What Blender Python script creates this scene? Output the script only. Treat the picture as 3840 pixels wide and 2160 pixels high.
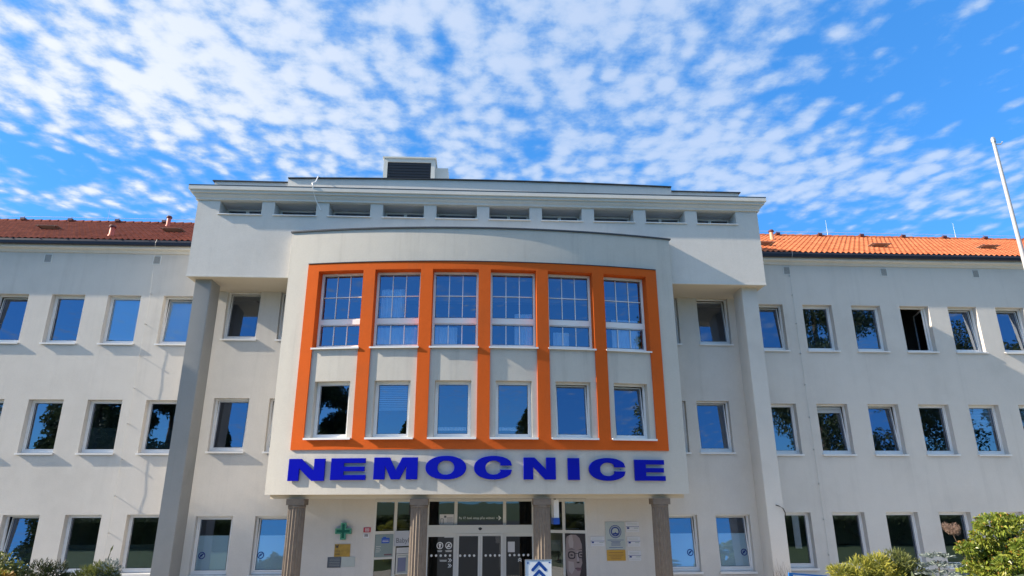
import bpy, bmesh, math, random
import numpy as np
from mathutils import Vector, Matrix, Quaternion
random.seed(7); rng = np.random.default_rng(11)
scene = bpy.context.scene
for o in list(bpy.data.objects): bpy.data.objects.remove(o, do_unlink=True)
C = scene.collection

# ------------------------------------------------------------------ camera
# x along the facade, y into the building, z up; z = 0 is the ground floor window sill, the ground in front of it lies at GZ
GZ = -1.15
CAM = dict(x=-0.2284, y=-21.8312, z=2.0959, yaw=0.0552, pitch=0.3126, roll=-0.0021, f=23.018)
def camera():
    cd = bpy.data.cameras.new('camera'); cd.sensor_width = 36; cd.lens = CAM['f']; cd.clip_end = 2000; cd.clip_start = .1
    o = bpy.data.objects.new('camera', cd); C.objects.link(o)
    ya, pi, ro = CAM['yaw'], CAM['pitch'], CAM['roll']
    f = Vector((math.sin(ya)*math.cos(pi), math.cos(ya)*math.cos(pi), math.sin(pi)))
    r = Vector((math.cos(ya), -math.sin(ya), 0)); u = r.cross(f)
    r2 = math.cos(ro)*r+math.sin(ro)*u; u2 = -math.sin(ro)*r+math.cos(ro)*u
    m = Matrix((r2, u2, -f)).transposed().to_4x4(); m.translation = Vector((CAM['x'], CAM['y'], CAM['z']))
    o.matrix_world = m; scene.camera = o
camera()

# ------------------------------------------------------------------ light
LIGHT = Vector((8.8, 1.0, -5.1)).normalized()          # the way sunlight travels: nearly along the facade
SUN_EL = math.asin(-LIGHT.z); SUN_ROT = math.atan2(-LIGHT.x, -LIGHT.y)
SUN_STRENGTH, SKY_STRENGTH, EXPOSURE = 2.2, 0.0525, 2.31
def sun():
    d = bpy.data.lights.new('sun', 'SUN'); d.energy = SUN_STRENGTH; d.angle = math.radians(.53); d.color = (1.0, .86, .68)
    o = bpy.data.objects.new('sun', d); C.objects.link(o); o.rotation_euler = LIGHT.to_track_quat('-Z', 'Y').to_euler(); o.location = (-30, -10, 30)
sun()
scene.view_settings.view_transform = 'Standard'; scene.view_settings.look = 'None'
scene.view_settings.exposure = EXPOSURE; scene.view_settings.gamma = 1.0
scene.cycles.max_bounces = 6; scene.cycles.diffuse_bounces = 3; scene.cycles.transparent_max_bounces = 10

# small node helper
class N:
    def __init__(s, tree): s.t = tree; s.n = tree.nodes; s.l = tree.links
    def new(s, typ, **kw):
        n = s.n.new(typ)
        for k, v in kw.items(): setattr(n, k, v)
        return n
    def link(s, a, b): s.l.new(a, b)
    def val(s, sock, v):
        if hasattr(v, 'links') or hasattr(v, 'is_linked'): s.link(v, sock)
        else: sock.default_value = v
    def math(s, op, a, b=0.0, c=None, clamp=False):
        n = s.new('ShaderNodeMath', operation=op, use_clamp=clamp); s.val(n.inputs[0], a); s.val(n.inputs[1], b)
        if c is not None: s.val(n.inputs[2], c)
        return n.outputs[0]
    def vmath(s, op, a, b=(0, 0, 0)):
        n = s.new('ShaderNodeVectorMath', operation=op); s.val(n.inputs[0], a); s.val(n.inputs[1], b); return n
    def noise(s, vec, scale, detail=4, rough=.5, dist=0.0):
        n = s.new('ShaderNodeTexNoise'); s.link(vec, n.inputs['Vector']); n.inputs['Scale'].default_value = scale
        n.inputs['Detail'].default_value = detail; n.inputs['Roughness'].default_value = rough; n.inputs['Distortion'].default_value = dist
        return n.outputs['Fac']
    def mix(s, fac, a, b, mode='MIX'):
        n = s.new('ShaderNodeMix', data_type='RGBA', blend_type=mode); s.val(n.inputs[0], fac)
        s.val(n.inputs[6], a); s.val(n.inputs[7], b); return n.outputs[2]
    def rng(s, v, a, b, c=0.0, d=1.0, smooth=True):
        n = s.new('ShaderNodeMapRange', interpolation_type='SMOOTHSTEP' if smooth else 'LINEAR'); s.val(n.inputs[0], v)
        for i, q in zip((1, 2, 3, 4), (a, b, c, d)): n.inputs[i].default_value = q
        return n.outputs[0]

def world():
    w = bpy.data.worlds.new('World'); scene.world = w; w.use_nodes = True; w.node_tree.nodes.clear(); h = N(w.node_tree)
    sky = h.new('ShaderNodeTexSky', sky_type='NISHITA', sun_disc=False, sun_elevation=SUN_EL, sun_rotation=SUN_ROT,
                air_density=1.0, dust_density=.15, ozone_density=3.0, altitude=300)
    tc = h.new('ShaderNodeTexCoord'); d = tc.outputs['Generated']
    sep = h.new('ShaderNodeSeparateXYZ'); h.link(d, sep.inputs[0])
    z = h.math('MAXIMUM', sep.outputs[2], .04)
    px, py = h.math('DIVIDE', sep.outputs[0], z), h.math('DIVIDE', sep.outputs[1], z)
    cmb = h.new('ShaderNodeCombineXYZ'); h.link(px, cmb.inputs[0]); h.link(py, cmb.inputs[1]); P = cmb.outputs[0]
    # how much cloud there is over each part of the cloud layer (seen as a flat layer high above the ground)
    cov = None
    for (cx, cy, sx, sy, a) in CLOUDS:
        q = h.vmath('SUBTRACT', P, (cx, cy, 0)); q = h.vmath('DIVIDE', q.outputs[0], (sx, sy, 1))
        r = h.vmath('LENGTH', q.outputs[0]).outputs['Value']
        g = h.math('MULTIPLY', h.rng(r, 0.0, 1.6, 1.0, 0.0), a)
        cov = g if cov is None else h.math('ADD', cov, g)
    low = h.noise(P, 1.9, 3, .5)
    cov = h.math('ADD', cov, h.math('MULTIPLY', h.math('SUBTRACT', low, .5), .7))
    # rows of small cells, drawn out along the rows
    warp = h.new('ShaderNodeTexNoise'); h.link(P, warp.inputs['Vector']); warp.inputs['Scale'].default_value = 3.0; warp.inputs['Detail'].default_value = 2
    wv = h.vmath('SUBTRACT', warp.outputs['Color'], (.5, .5, .5)); wv = h.vmath('MULTIPLY', wv.outputs[0], (.12, .12, 0))
    Pw = h.vmath('ADD', P, wv.outputs[0]).outputs[0]
    mp = h.new('ShaderNodeMapping'); h.link(Pw, mp.inputs[0]); mp.inputs['Rotation'].default_value = (0, 0, math.radians(-4)); mp.inputs['Scale'].default_value = (16.5, 12.5, 1)
    vo = h.new('ShaderNodeTexVoronoi', feature='SMOOTH_F1'); h.link(mp.outputs[0], vo.inputs['Vector']); vo.inputs['Scale'].default_value = 1.0; vo.inputs['Smoothness'].default_value = .8; vo.inputs['Randomness'].default_value = .9
    fluff = h.noise(P, 19.0, 9, .62, .0)
    mp2 = h.new('ShaderNodeMapping'); h.link(Pw, mp2.inputs[0]); mp2.inputs['Rotation'].default_value = (0, 0, math.radians(-4)); mp2.inputs['Scale'].default_value = (8.0, 4.2, 1)
    rows = h.noise(mp2.outputs[0], 1.0, 3, .5, .2)
    m = h.math('SUBTRACT', 1.0, h.math('MULTIPLY', vo.outputs['Distance'], 1.25))
    m = h.math('ADD', m, h.math('MULTIPLY', fluff, 1.25))
    m = h.math('ADD', m, h.math('MULTIPLY', rows, .95))
    m = h.math('ADD', m, h.math('MULTIPLY', h.math('SUBTRACT', cov, .5), .62))
    mask = h.math('POWER', h.rng(m, 1.10, 1.86), 1.0)
    mask = h.math('MULTIPLY', mask, h.rng(sep.outputs[2], .02, .25))
    mask = h.math('MULTIPLY', mask, h.math('MAXIMUM', h.rng(px, -1.1, .5, 1.0, .74), h.rng(py, .3, .75, 1.0, 0.0)))
    dens = h.math('MULTIPLY', h.rng(m, 1.4, 2.15), h.rng(px, -1.1, .3, 1.0, .55))
    blue = h.mix(.5, h.mix(1.0, sky.outputs[0], SKY_TINT, 'MULTIPLY'), SKY_DEEP)
    cc = h.mix(dens, CLOUD_THIN, CLOUD_THICK)
    col = h.mix(h.math('MULTIPLY', mask, .93), blue, cc)
    bg = h.new('ShaderNodeBackground'); h.link(col, bg.inputs[0]); bg.inputs[1].default_value = SKY_STRENGTH
    out = h.new('ShaderNodeOutputWorld'); h.link(bg.outputs[0], out.inputs[0])
SKY_TINT, SKY_DEEP = (.44, .90, 1.26, 1), (.20, 1.22, 3.35, 1)
CLOUD_THIN, CLOUD_THICK = (1.75, 2.45, 3.5, 1), (3.7, 3.85, 4.1, 1)
CLOUDS = [(-1.0, 1.32, .45, .36, .66), (-1.0, 1.65, .42, .28, .42), (-.55, 1.40, .35, .35, .42), (-.15, 1.5, .5, .5, .42), (.15, 1.2, .5, .3, .34),
          (.55, 1.62, .42, .34, .62), (1.05, 1.82, .5, .26, .62), (1.6, 1.95, .6, .32, .62), (-1.25, 2.12, .40, .16, .70), (-1.75, 1.95, .25, .12, .45), (-.4, 1.8, .5, .3, .35),
          (1.15, 1.22, .50, .34, -.55), (-1.35, 1.90, .32, .09, -.45), (0.5, 2.5, 2.0, .40, -.45), (.3, 1.85, 1.0, .3, .28), (.0, -3.2, 3.0, 1.6, -.5), (.0, -.4, 2.8, 1.4, 2.2)]  # last one: thick cloud overhead out of view, added to whiten the fill light
world()

# ------------------------------------------------------------------ materials
def principled(name):
    m = bpy.data.materials.new(name); m.use_nodes = True; h = N(m.node_tree); b = h.n['Principled BSDF']; return m, h, b
def plain(name, col, rough=.6, metal=0.0, spec=.5, var=.08, scale=8.0, bump=0.0, bscale=60.0):
    m, h, b = principled(name); tc = h.new('ShaderNodeTexCoord')
    n = h.noise(tc.outputs['Object'], scale, 4)
    lo = tuple(c*(1-var) for c in col[:3])+(1,); hi = tuple(min(1, c*(1+var)) for c in col[:3])+(1,)
    h.link(h.mix(n, lo, hi), b.inputs['Base Color']); b.inputs['Roughness'].default_value = rough
    b.inputs['Metallic'].default_value = metal; b.inputs['Specular IOR Level'].default_value = spec
    if bump:
        bp = h.new('ShaderNodeBump'); bp.inputs['Strength'].default_value = bump; bp.inputs['Distance'].default_value = .01
        h.link(h.noise(tc.outputs['Object'], bscale, 3), bp.inputs['Height']); h.link(bp.outputs[0], b.inputs['Normal'])
    return m
def plaster(name, col, dirt=(.30, .29, .27), streak=.5, patch=.35):
    m, h, b = principled(name); tc = h.new('ShaderNodeTexCoord'); P = tc.outputs['Object']
    mp = h.new('ShaderNodeMapping'); h.link(P, mp.inputs[0]); mp.inputs['Scale'].default_value = (3.2, 3.2, .16)
    st = h.rng(h.noise(mp.outputs[0], 1.0, 6, .62), .50, .78)
    big = h.rng(h.noise(P, .42, 5, .6), .42, .75); mid = h.noise(P, 2.6, 5, .6); fine = h.noise(P, 34, 2, .5)
    k = h.math('ADD', h.math('MULTIPLY', st, streak*.40), h.math('MULTIPLY', big, patch*.62))
    c = h.mix(k, col+(1,), dirt+(1,))
    c = h.mix(h.math('MULTIPLY', h.rng(mid, .3, .7), .22), c, tuple(min(1, x*1.12) for x in col)+(1,))
    c = h.mix(h.math('MULTIPLY', h.rng(fine, .35, .7), .17), c, tuple(x*.72 for x in col)+(1,))
    h.link(c, b.inputs['Base Color']); b.inputs['Roughness'].default_value = .92; b.inputs['Specular IOR Level'].default_value = .15
    bp = h.new('ShaderNodeBump'); bp.inputs['Strength'].default_value = .55; bp.inputs['Distance'].default_value = .007
    h.link(h.math('ADD', h.noise(P, 75, 3, .6), h.math('MULTIPLY', h.noise(P, 7, 3), .8)), bp.inputs['Height']); h.link(bp.outputs[0], b.inputs['Normal'])
    return m
def glass(name, tint=(.58, .71, .96), refl=.24, through=(.86, .90, .90)):
    m = bpy.data.materials.new(name); m.use_nodes = True; m.node_tree.nodes.clear(); h = N(m.node_tree)
    tr = h.new('ShaderNodeBsdfTransparent'); tr.inputs[0].default_value = through+(1,)
    gl = h.new('ShaderNodeBsdfGlossy'); gl.inputs[0].default_value = tint+(1,); gl.inputs['Roughness'].default_value = .0
    tc = h.new('ShaderNodeTexCoord'); bp = h.new('ShaderNodeBump'); bp.inputs['Strength'].default_value = .05; bp.inputs['Distance'].default_value = .02
    h.link(h.noise(tc.outputs['Object'], 1.3, 2), bp.inputs['Height']); h.link(bp.outputs[0], gl.inputs['Normal'])
    fr = h.new('ShaderNodeFresnel'); fr.inputs[0].default_value = 1.5
    fac = h.math('ADD', h.math('MULTIPLY', fr.outputs[0], 1.0-refl), refl, clamp=True)
    mx = h.new('ShaderNodeMixShader'); h.link(fac, mx.inputs[0]); h.link(tr.outputs[0], mx.inputs[1]); h.link(gl.outputs[0], mx.inputs[2])
    out = h.new('ShaderNodeOutputMaterial'); h.link(mx.outputs[0], out.inputs[0]); return m
def tiles(name, c1, c2, c3):
    m, h, b = principled(name); tc = h.new('ShaderNodeTexCoord'); P = tc.outputs['Object']
    mp = h.new('ShaderNodeMapping'); h.link(P, mp.inputs[0]); mp.inputs['Scale'].default_value = (1/.30, 1/.31, .01)
    v = h.new('ShaderNodeTexWhiteNoise', noise_dimensions='2D')
    fl = h.vmath('FLOOR', mp.outputs[0]); h.link(fl.outputs[0], v.inputs['Vector'])
    c = h.mix(v.outputs['Value'], c1+(1,), c2+(1,))
    c = h.mix(h.rng(h.noise(P, 5, 5, .65), .52, .75), c, c3+(1,))
    h.link(c, b.inputs['Base Color']); b.inputs['Roughness'].default_value = .85; b.inputs['Specular IOR Level'].default_value = .15; return m
def leaf(name, cols, trans=.35, rough=.55):
    m = bpy.data.materials.new(name); m.use_nodes = True; m.node_tree.nodes.clear(); h = N(m.node_tree)
    g = h.new('ShaderNodeNewGeometry'); tc = h.new('ShaderNodeTexCoord')
    rmp = h.new('ShaderNodeValToRGB'); e = rmp.color_ramp.elements
    while len(e) < len(cols): e.new(.5)
    for i, c in enumerate(cols): e[i].position = i/(len(cols)-1); e[i].color = c+(1,)
    f = h.math('ADD', h.math('MULTIPLY', g.outputs['Random Per Island'], .6), h.math('MULTIPLY', h.rng(h.noise(tc.outputs['Object'], 3.0, 3), .3, .7), .4))
    h.link(f, rmp.inputs[0])
    b = h.new('ShaderNodeBsdfPrincipled'); h.link(rmp.outputs[0], b.inputs['Base Color']); b.inputs['Roughness'].default_value = rough
    t = h.new('ShaderNodeBsdfTranslucent'); h.link(rmp.outputs[0], t.inputs[0])
    mx = h.new('ShaderNodeMixShader'); mx.inputs[0].default_value = trans; h.link(b.outputs[0], mx.inputs[1]); h.link(t.outputs[0], mx.inputs[2])
    out = h.new('ShaderNodeOutputMaterial'); h.link(mx.outputs[0], out.inputs[0]); return m
def frosted(name, col, alpha):
    m = bpy.data.materials.new(name); m.use_nodes = True; m.node_tree.nodes.clear(); h = N(m.node_tree)
    d = h.new('ShaderNodeBsdfDiffuse'); d.inputs[0].default_value = col+(1,)
    t = h.new('ShaderNodeBsdfTransparent'); t.inputs[0].default_value = (.8, .85, .85, 1)
    mx = h.new('ShaderNodeMixShader'); mx.inputs[0].default_value = alpha; h.link(t.outputs[0], mx.inputs[1]); h.link(d.outputs[0], mx.inputs[2])
    out = h.new('ShaderNodeOutputMaterial'); h.link(mx.outputs[0], out.inputs[0]); return m
M = dict(
    plaster=plaster('plaster', (.61, .585, .55)),
    plaster_bay=plaster('bay_plaster', (.52, .505, .465), streak=1.0, patch=.3),
    plaster_box=plaster('attic_plaster', (.62, .60, .57), streak=.35),
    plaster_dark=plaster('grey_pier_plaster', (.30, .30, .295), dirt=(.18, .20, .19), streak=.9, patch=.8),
    cornice=plaster('cornice_paint', (.62, .61, .58), streak=.3, patch=.2),
    soffit=plain('soffit_paint', (.52, .47, .39), .85, var=.05, scale=2),
    orange=plaster('orange_paint', (.58, .105, .016), dirt=(.40, .10, .03), streak=.8, patch=.8),
    coping=plain('coping_metal', (.05, .055, .065), .45, .3),
    gutter=plain('gutter_metal', (.022, .026, .042), .35, .4, var=.15),
    white=plain('white_frame', (.78, .78, .78), .35, var=.04, scale=4),
    sill=plain('sill_metal', (.74, .74, .74), .3, var=.05, scale=5),
    gasket=plain('black_gasket', (.015, .015, .018), .5),
    glass=glass('window_glass'),
    glass_door=glass('door_glass', (.7, .8, .95), .12, (.45, .48, .5)),
    interior=plain('room_walls', (.16, .14, .12), .9, var=.2, scale=1),
    curtain_or_gleam=plain('curtain_cloth', (.86, .88, .90), .9, var=.12, scale=6),
    blind=plain('blind_slats', (.55, .58, .60), .6, var=.06),
    film_light=frosted('frosted_film', (.74, .88, .88), 1.0),
    film_dark=frosted('tinted_film', (.10, .14, .14), .6),
    tile_shaded=tiles('shaded_roof_tiles', (.15, .036, .022), (.23, .062, .038), (.085, .024, .018)),  # same tiles as right wing; shade on their turned-away flanks painted into the colour
    tile_lit=tiles('orange_roof_tiles', (.37, .105, .044), (.48, .16, .072), (.20, .055, .027)),
    tin_red=plain('red_vent_pipe', (.42, .09, .06), .5), tin_orange=plain('orange_vent_pipe', (.62, .28, .16), .5),
    cap=plain('vent_cap', (.10, .03, .03), .5),
    grate=plain('step_grate', (.16, .10, .08), .7, var=.3), grate_pale=plain('pale_step_grate', (.36, .22, .16), .7, var=.3),  # the right wing steps get the paler tone
    blue=plain('blue_acrylic', (.002, .004, .34), .3, spec=.15, var=.06, scale=3),
    stone=plain('column_stone', (.165, .138, .116), .85, var=.3, scale=9, bump=.5, bscale=40),
    alu=plain('white_aluminium', (.62, .62, .60), .4, var=.05),
    header=plain('door_header', (.58, .60, .60), .4, var=.04),
    black=plain('black_plastic', (.012, .012, .014), .4), dark=plain('dark_vent', (.05, .055, .05), .7, var=.4, scale=30),
    steel=plain('galvanised_steel', (.45, .46, .47), .45, .8), wire=plain('wire', (.55, .55, .53), .5, .3),
    pole=plain('pole_paint', (.40, .40, .41), .3, var=.05), unit=plain('unit_paint', (.55, .56, .53), .5, var=.08, scale=3),
    paper=plain('white_sheet', (.62, .62, .64), .5, var=.04), ink=plain('black_ink', (.02, .02, .025), .5), wtext=plain('white_vinyl', (.75, .76, .76), .5),
    navy=plain('navy_print', (.008, .03, .20), .5), sky_print=plain('blue_print', (.02, .09, .48), .4), gold=plain('golden_print', (.36, .22, .03), .5, var=.6, scale=9),
    slate=plain('slate_plate', (.075, .09, .115), .4), grey_plate=plain('grey_plate', (.40, .44, .42), .4), ochre=plain('ochre_plate', (.50, .28, .035), .4),
    green=plain('green_neon_case', (.0, .095, .052), .3, var=.3, scale=20), mint=plain('green_tube', (.16, .52, .36), .3), red=plain('red_enamel', (.42, .02, .035), .3),
    signwhite=plain('sign_white', (.80, .82, .85), .3, var=.02), signblue=plain('sign_blue', (.006, .06, .30), .3, var=.1),
    skin=plain('portrait_skin', (.27, .215, .215), .5, var=.10, scale=3), skin2=plain('portrait_light', (.38, .33, .33), .5, var=.08, scale=4), hair=plain('portrait_hair', (.02, .016, .022), .5),
    lip=plain('portrait_lip', (.16, .08, .10), .5), boardblue=plain('board_blue', (.02, .16, .50), .4, var=.1),
    grass=plain('grass_ground', (.055, .085, .03), .95, var=.5, scale=3, bump=.5), asphalt=plain('asphalt', (.045, .045, .045), .9, var=.3, scale=6, bump=.3), paving=plain('paving', (.56, .50, .42), .9, var=.2, scale=4, bump=.3),
    bark=plain('bark', (.10, .075, .055), .9, var=.4, scale=12, bump=.6, bscale=20),
)

# ------------------------------------------------------------------ mesh helpers
class G:
    def __init__(s): s.v = []; s.f = []; s.mi = []; s.m = 0
    def face(s, pts):
        i = len(s.v); s.v += [tuple(p) for p in pts]; s.f.append(tuple(range(i, i+len(pts)))); s.mi.append(s.m)
    def box(s, x0, x1, y0, y1, z0, z1, T=None):
        P = [(x, y, z) for z in (z0, z1) for y in (y0, y1) for x in (x0, x1)]
        if T: P = [T(*p) for p in P]
        i = len(s.v); s.v += [tuple(p) for p in P]
        for q in ((0, 2, 3, 1), (4, 5, 7, 6), (0, 1, 5, 4), (2, 6, 7, 3), (0, 4, 6, 2), (1, 3, 7, 5)): s.f.append(tuple(i+k for k in q)); s.mi.append(s.m)
    def prism(s, pts, y0, y1, T=None):                     # outline in x,z; depth from y0 (front) to y1
        T = T or (lambda x, y, z: (x, y, z)); n = len(pts)
        s.face([T(x, y0, z) for x, z in pts]); s.face([T(x, y1, z) for x, z in reversed(pts)])
        for k in range(n):
            a, b = pts[k], pts[(k+1) % n]; s.face([T(a[0], y0, a[1]), T(a[0], y1, a[1]), T(b[0], y1, b[1]), T(b[0], y0, b[1])])
    def tube(s, pts, rad, seg=8, cap=True):
        pts = [Vector(p) for p in pts]; rings = []
        rr = rad if isinstance(rad, (list, tuple)) else [rad]*len(pts)
        for k, p in enumerate(pts):
            d = (pts[min(k+1, len(pts)-1)]-pts[max(k-1, 0)]).normalized()
            a = d.orthogonal().normalized() if abs(d.z) < .99 else Vector((1, 0, 0)); a = (a-d*a.dot(d)).normalized(); b = d.cross(a)
            i = len(s.v)
            for q in range(seg):
                t = 2*math.pi*q/seg; s.v.append(tuple(p+(a*math.cos(t)+b*math.sin(t))*rr[k]))
            rings.append(i)
        for k in range(len(pts)-1):
            for q in range(seg):
                s.f.append((rings[k]+q, rings[k]+(q+1) % seg, rings[k+1]+(q+1) % seg, rings[k+1]+q)); s.mi.append(s.m)
        if cap:
            for i in (rings[0], rings[-1]): s.f.append(tuple(i+q for q in range(seg))); s.mi.append(s.m)
    def lathe(s, prof, c, seg=24):
        rows = []
        for r, z in prof:
            i = len(s.v); rows.append(i)
            for q in range(seg):
                t = 2*math.pi*q/seg; s.v.append((c[0]+r*math.cos(t), c[1]+r*math.sin(t), c[2]+z))
        for a, b in zip(rows, rows[1:]):
            for q in range(seg): s.f.append((a+q, a+(q+1) % seg, b+(q+1) % seg, b+q)); s.mi.append(s.m)
        s.f.append(tuple(rows[0]+q for q in range(seg))); s.mi.append(s.m); s.f.append(tuple(rows[-1]+q for q in range(seg))); s.mi.append(s.m)
    def build(s, name, mats, parent=None, merge=False, smooth=False):
        base = base_of(parent)
        me = bpy.data.meshes.new(name); me.from_pydata([(x-base[0], y-base[1], z-base[2]) for x, y, z in s.v], [], s.f)
        ms = mats if isinstance(mats, (list, tuple)) else [mats]
        for m in ms: me.materials.append(M[m] if isinstance(m, str) else m)
        if len(ms) > 1: me.polygons.foreach_set('material_index', s.mi)
        if merge or smooth:
            bm = bmesh.new(); bm.from_mesh(me); bmesh.ops.remove_doubles(bm, verts=bm.verts, dist=1e-4); bmesh.ops.recalc_face_normals(bm, faces=bm.faces); bm.to_mesh(me); bm.free()
        if smooth:
            me.polygons.foreach_set('use_smooth', [True]*len(me.polygons))
            try: me.set_sharp_from_angle(angle=math.radians(35))
            except Exception: pass
        me.update(); o = bpy.data.objects.new(name, me); C.objects.link(o)
        if parent is not None: o.parent = parent
        return o
BASE = {}
def base_of(o):
    while o is not None:
        if o.name in BASE: return BASE[o.name]
        o = o.parent
    return (0, 0, 0)
def thing(name, label, cat, loc, group=None):
    o = bpy.data.objects.new(name, None); C.objects.link(o); o.location = loc; BASE[o.name] = tuple(loc)
    o['label'] = label; o['category'] = cat
    if group: o['group'] = group
    o.empty_display_size = .2; return o
def single(g, name, mats, label, cat, loc, group=None, **kw):       # a thing that is one mesh with its origin at loc
    g.v = [(x-loc[0], y-loc[1], z-loc[2]) for x, y, z in g.v]; o = g.build(name, mats, **kw); o.location = loc
    o['label'] = label; o['category'] = cat
    if group: o['group'] = group
    BASE[o.name] = tuple(loc); return o
def structure(o): o['kind'] = 'structure'; return o
def wall(g, xs, zs, holes, T):                             # sheet in (x,z) with rectangular holes, T(x,z) -> point
    X = sorted(set([round(x, 4) for x in xs]+[round(v, 4) for h in holes for v in h[:2]])); Z = sorted(set([round(z, 4) for z in zs]+[round(v, 4) for h in holes for v in h[2:4]]))
    for a, b in zip(X, X[1:]):
        for c, d in zip(Z, Z[1:]):
            mx, mz = (a+b)/2, (c+d)/2
            if any(h[0] < mx < h[1] and h[2] < mz < h[3] for h in holes): continue
            g.face([T(a, c), T(b, c), T(b, d), T(a, d)])
def reveal(g, h, T, d0, d1, sides='lrtb'):                 # T(x,z,d); jambs, head and bottom of an opening
    x0, x1, z0, z1 = h
    q = dict(l=[(x0, z0), (x0, z1)], r=[(x1, z1), (x1, z0)], t=[(x0, z1), (x1, z1)], b=[(x1, z0), (x0, z0)])
    for s in sides:
        (a, c), (b, d) = q[s]; g.face([T(a, c, d0), T(b, d, d0), T(b, d, d1), T(a, c, d1)])
def ring(g, x0, x1, z0, z1, w, y0, y1, T, wb=None):        # rectangular frame
    wb = w if wb is None else wb
    g.box(x0, x0+w, y0, y1, z0, z1, T); g.box(x1-w, x1, y0, y1, z0, z1, T)
    g.box(x0+w, x1-w, y0, y1, z1-w, z1, T); g.box(x0+w, x1-w, y0, y1, z0, z0+wb, T)
def text(body, size, T, mats, name, parent, depth=.004, align='LEFT'):     # flat lettering; T(x, y, z) places it
    cu = bpy.data.curves.new(name, 'FONT'); cu.body = body; cu.size = size; cu.align_x = align; cu.resolution_u = 3
    o = bpy.data.objects.new('tmp', cu); C.objects.link(o); dg = bpy.context.evaluated_depsgraph_get()
    me = bpy.data.meshes.new_from_object(o.evaluated_get(dg)); bpy.data.objects.remove(o); bpy.data.curves.remove(cu)
    g = G()
    for p in me.polygons: g.face([T(me.vertices[i].co.x, -depth, me.vertices[i].co.y) for i in p.vertices])
    bpy.data.meshes.remove(me)
    return g.build(name, mats, parent)
def disc(g, cx, cz, r, y, T=None, seg=20, r0=0.0):
    T = T or (lambda x, y, z: (x, y, z)); P = lambda rr, t: T(cx+rr*math.cos(t), y, cz+rr*math.sin(t))
    for k in range(seg):
        a, b = 2*math.pi*k/seg, 2*math.pi*(k+1)/seg
        if r0 > 0: g.face([P(r0, a), P(r, a), P(r, b), P(r0, b)])
        else: g.face([T(cx, y, cz), P(r, a), P(r, b)])

# ------------------------------------------------------------------ the hospital
B = thing('hospital_building', 'three storey pale rendered hospital with curved orange framed bay over the entrance and tiled wings', 'building', (0, 0, GZ))
XC, RB = -.06, 28.2; YC = -3.26+RB                         # the bay front is an arc of radius RB
XB = 5.93
def bay(x, z, d=0.0):                                      # d = depth behind the bay face
    a = math.asin(x/RB); return (XC+(RB-d)*math.sin(a), YC-(RB-d)*math.cos(a), z)
def flat(y): return lambda x, z, d=0.0: (x, y+d, z)

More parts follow.
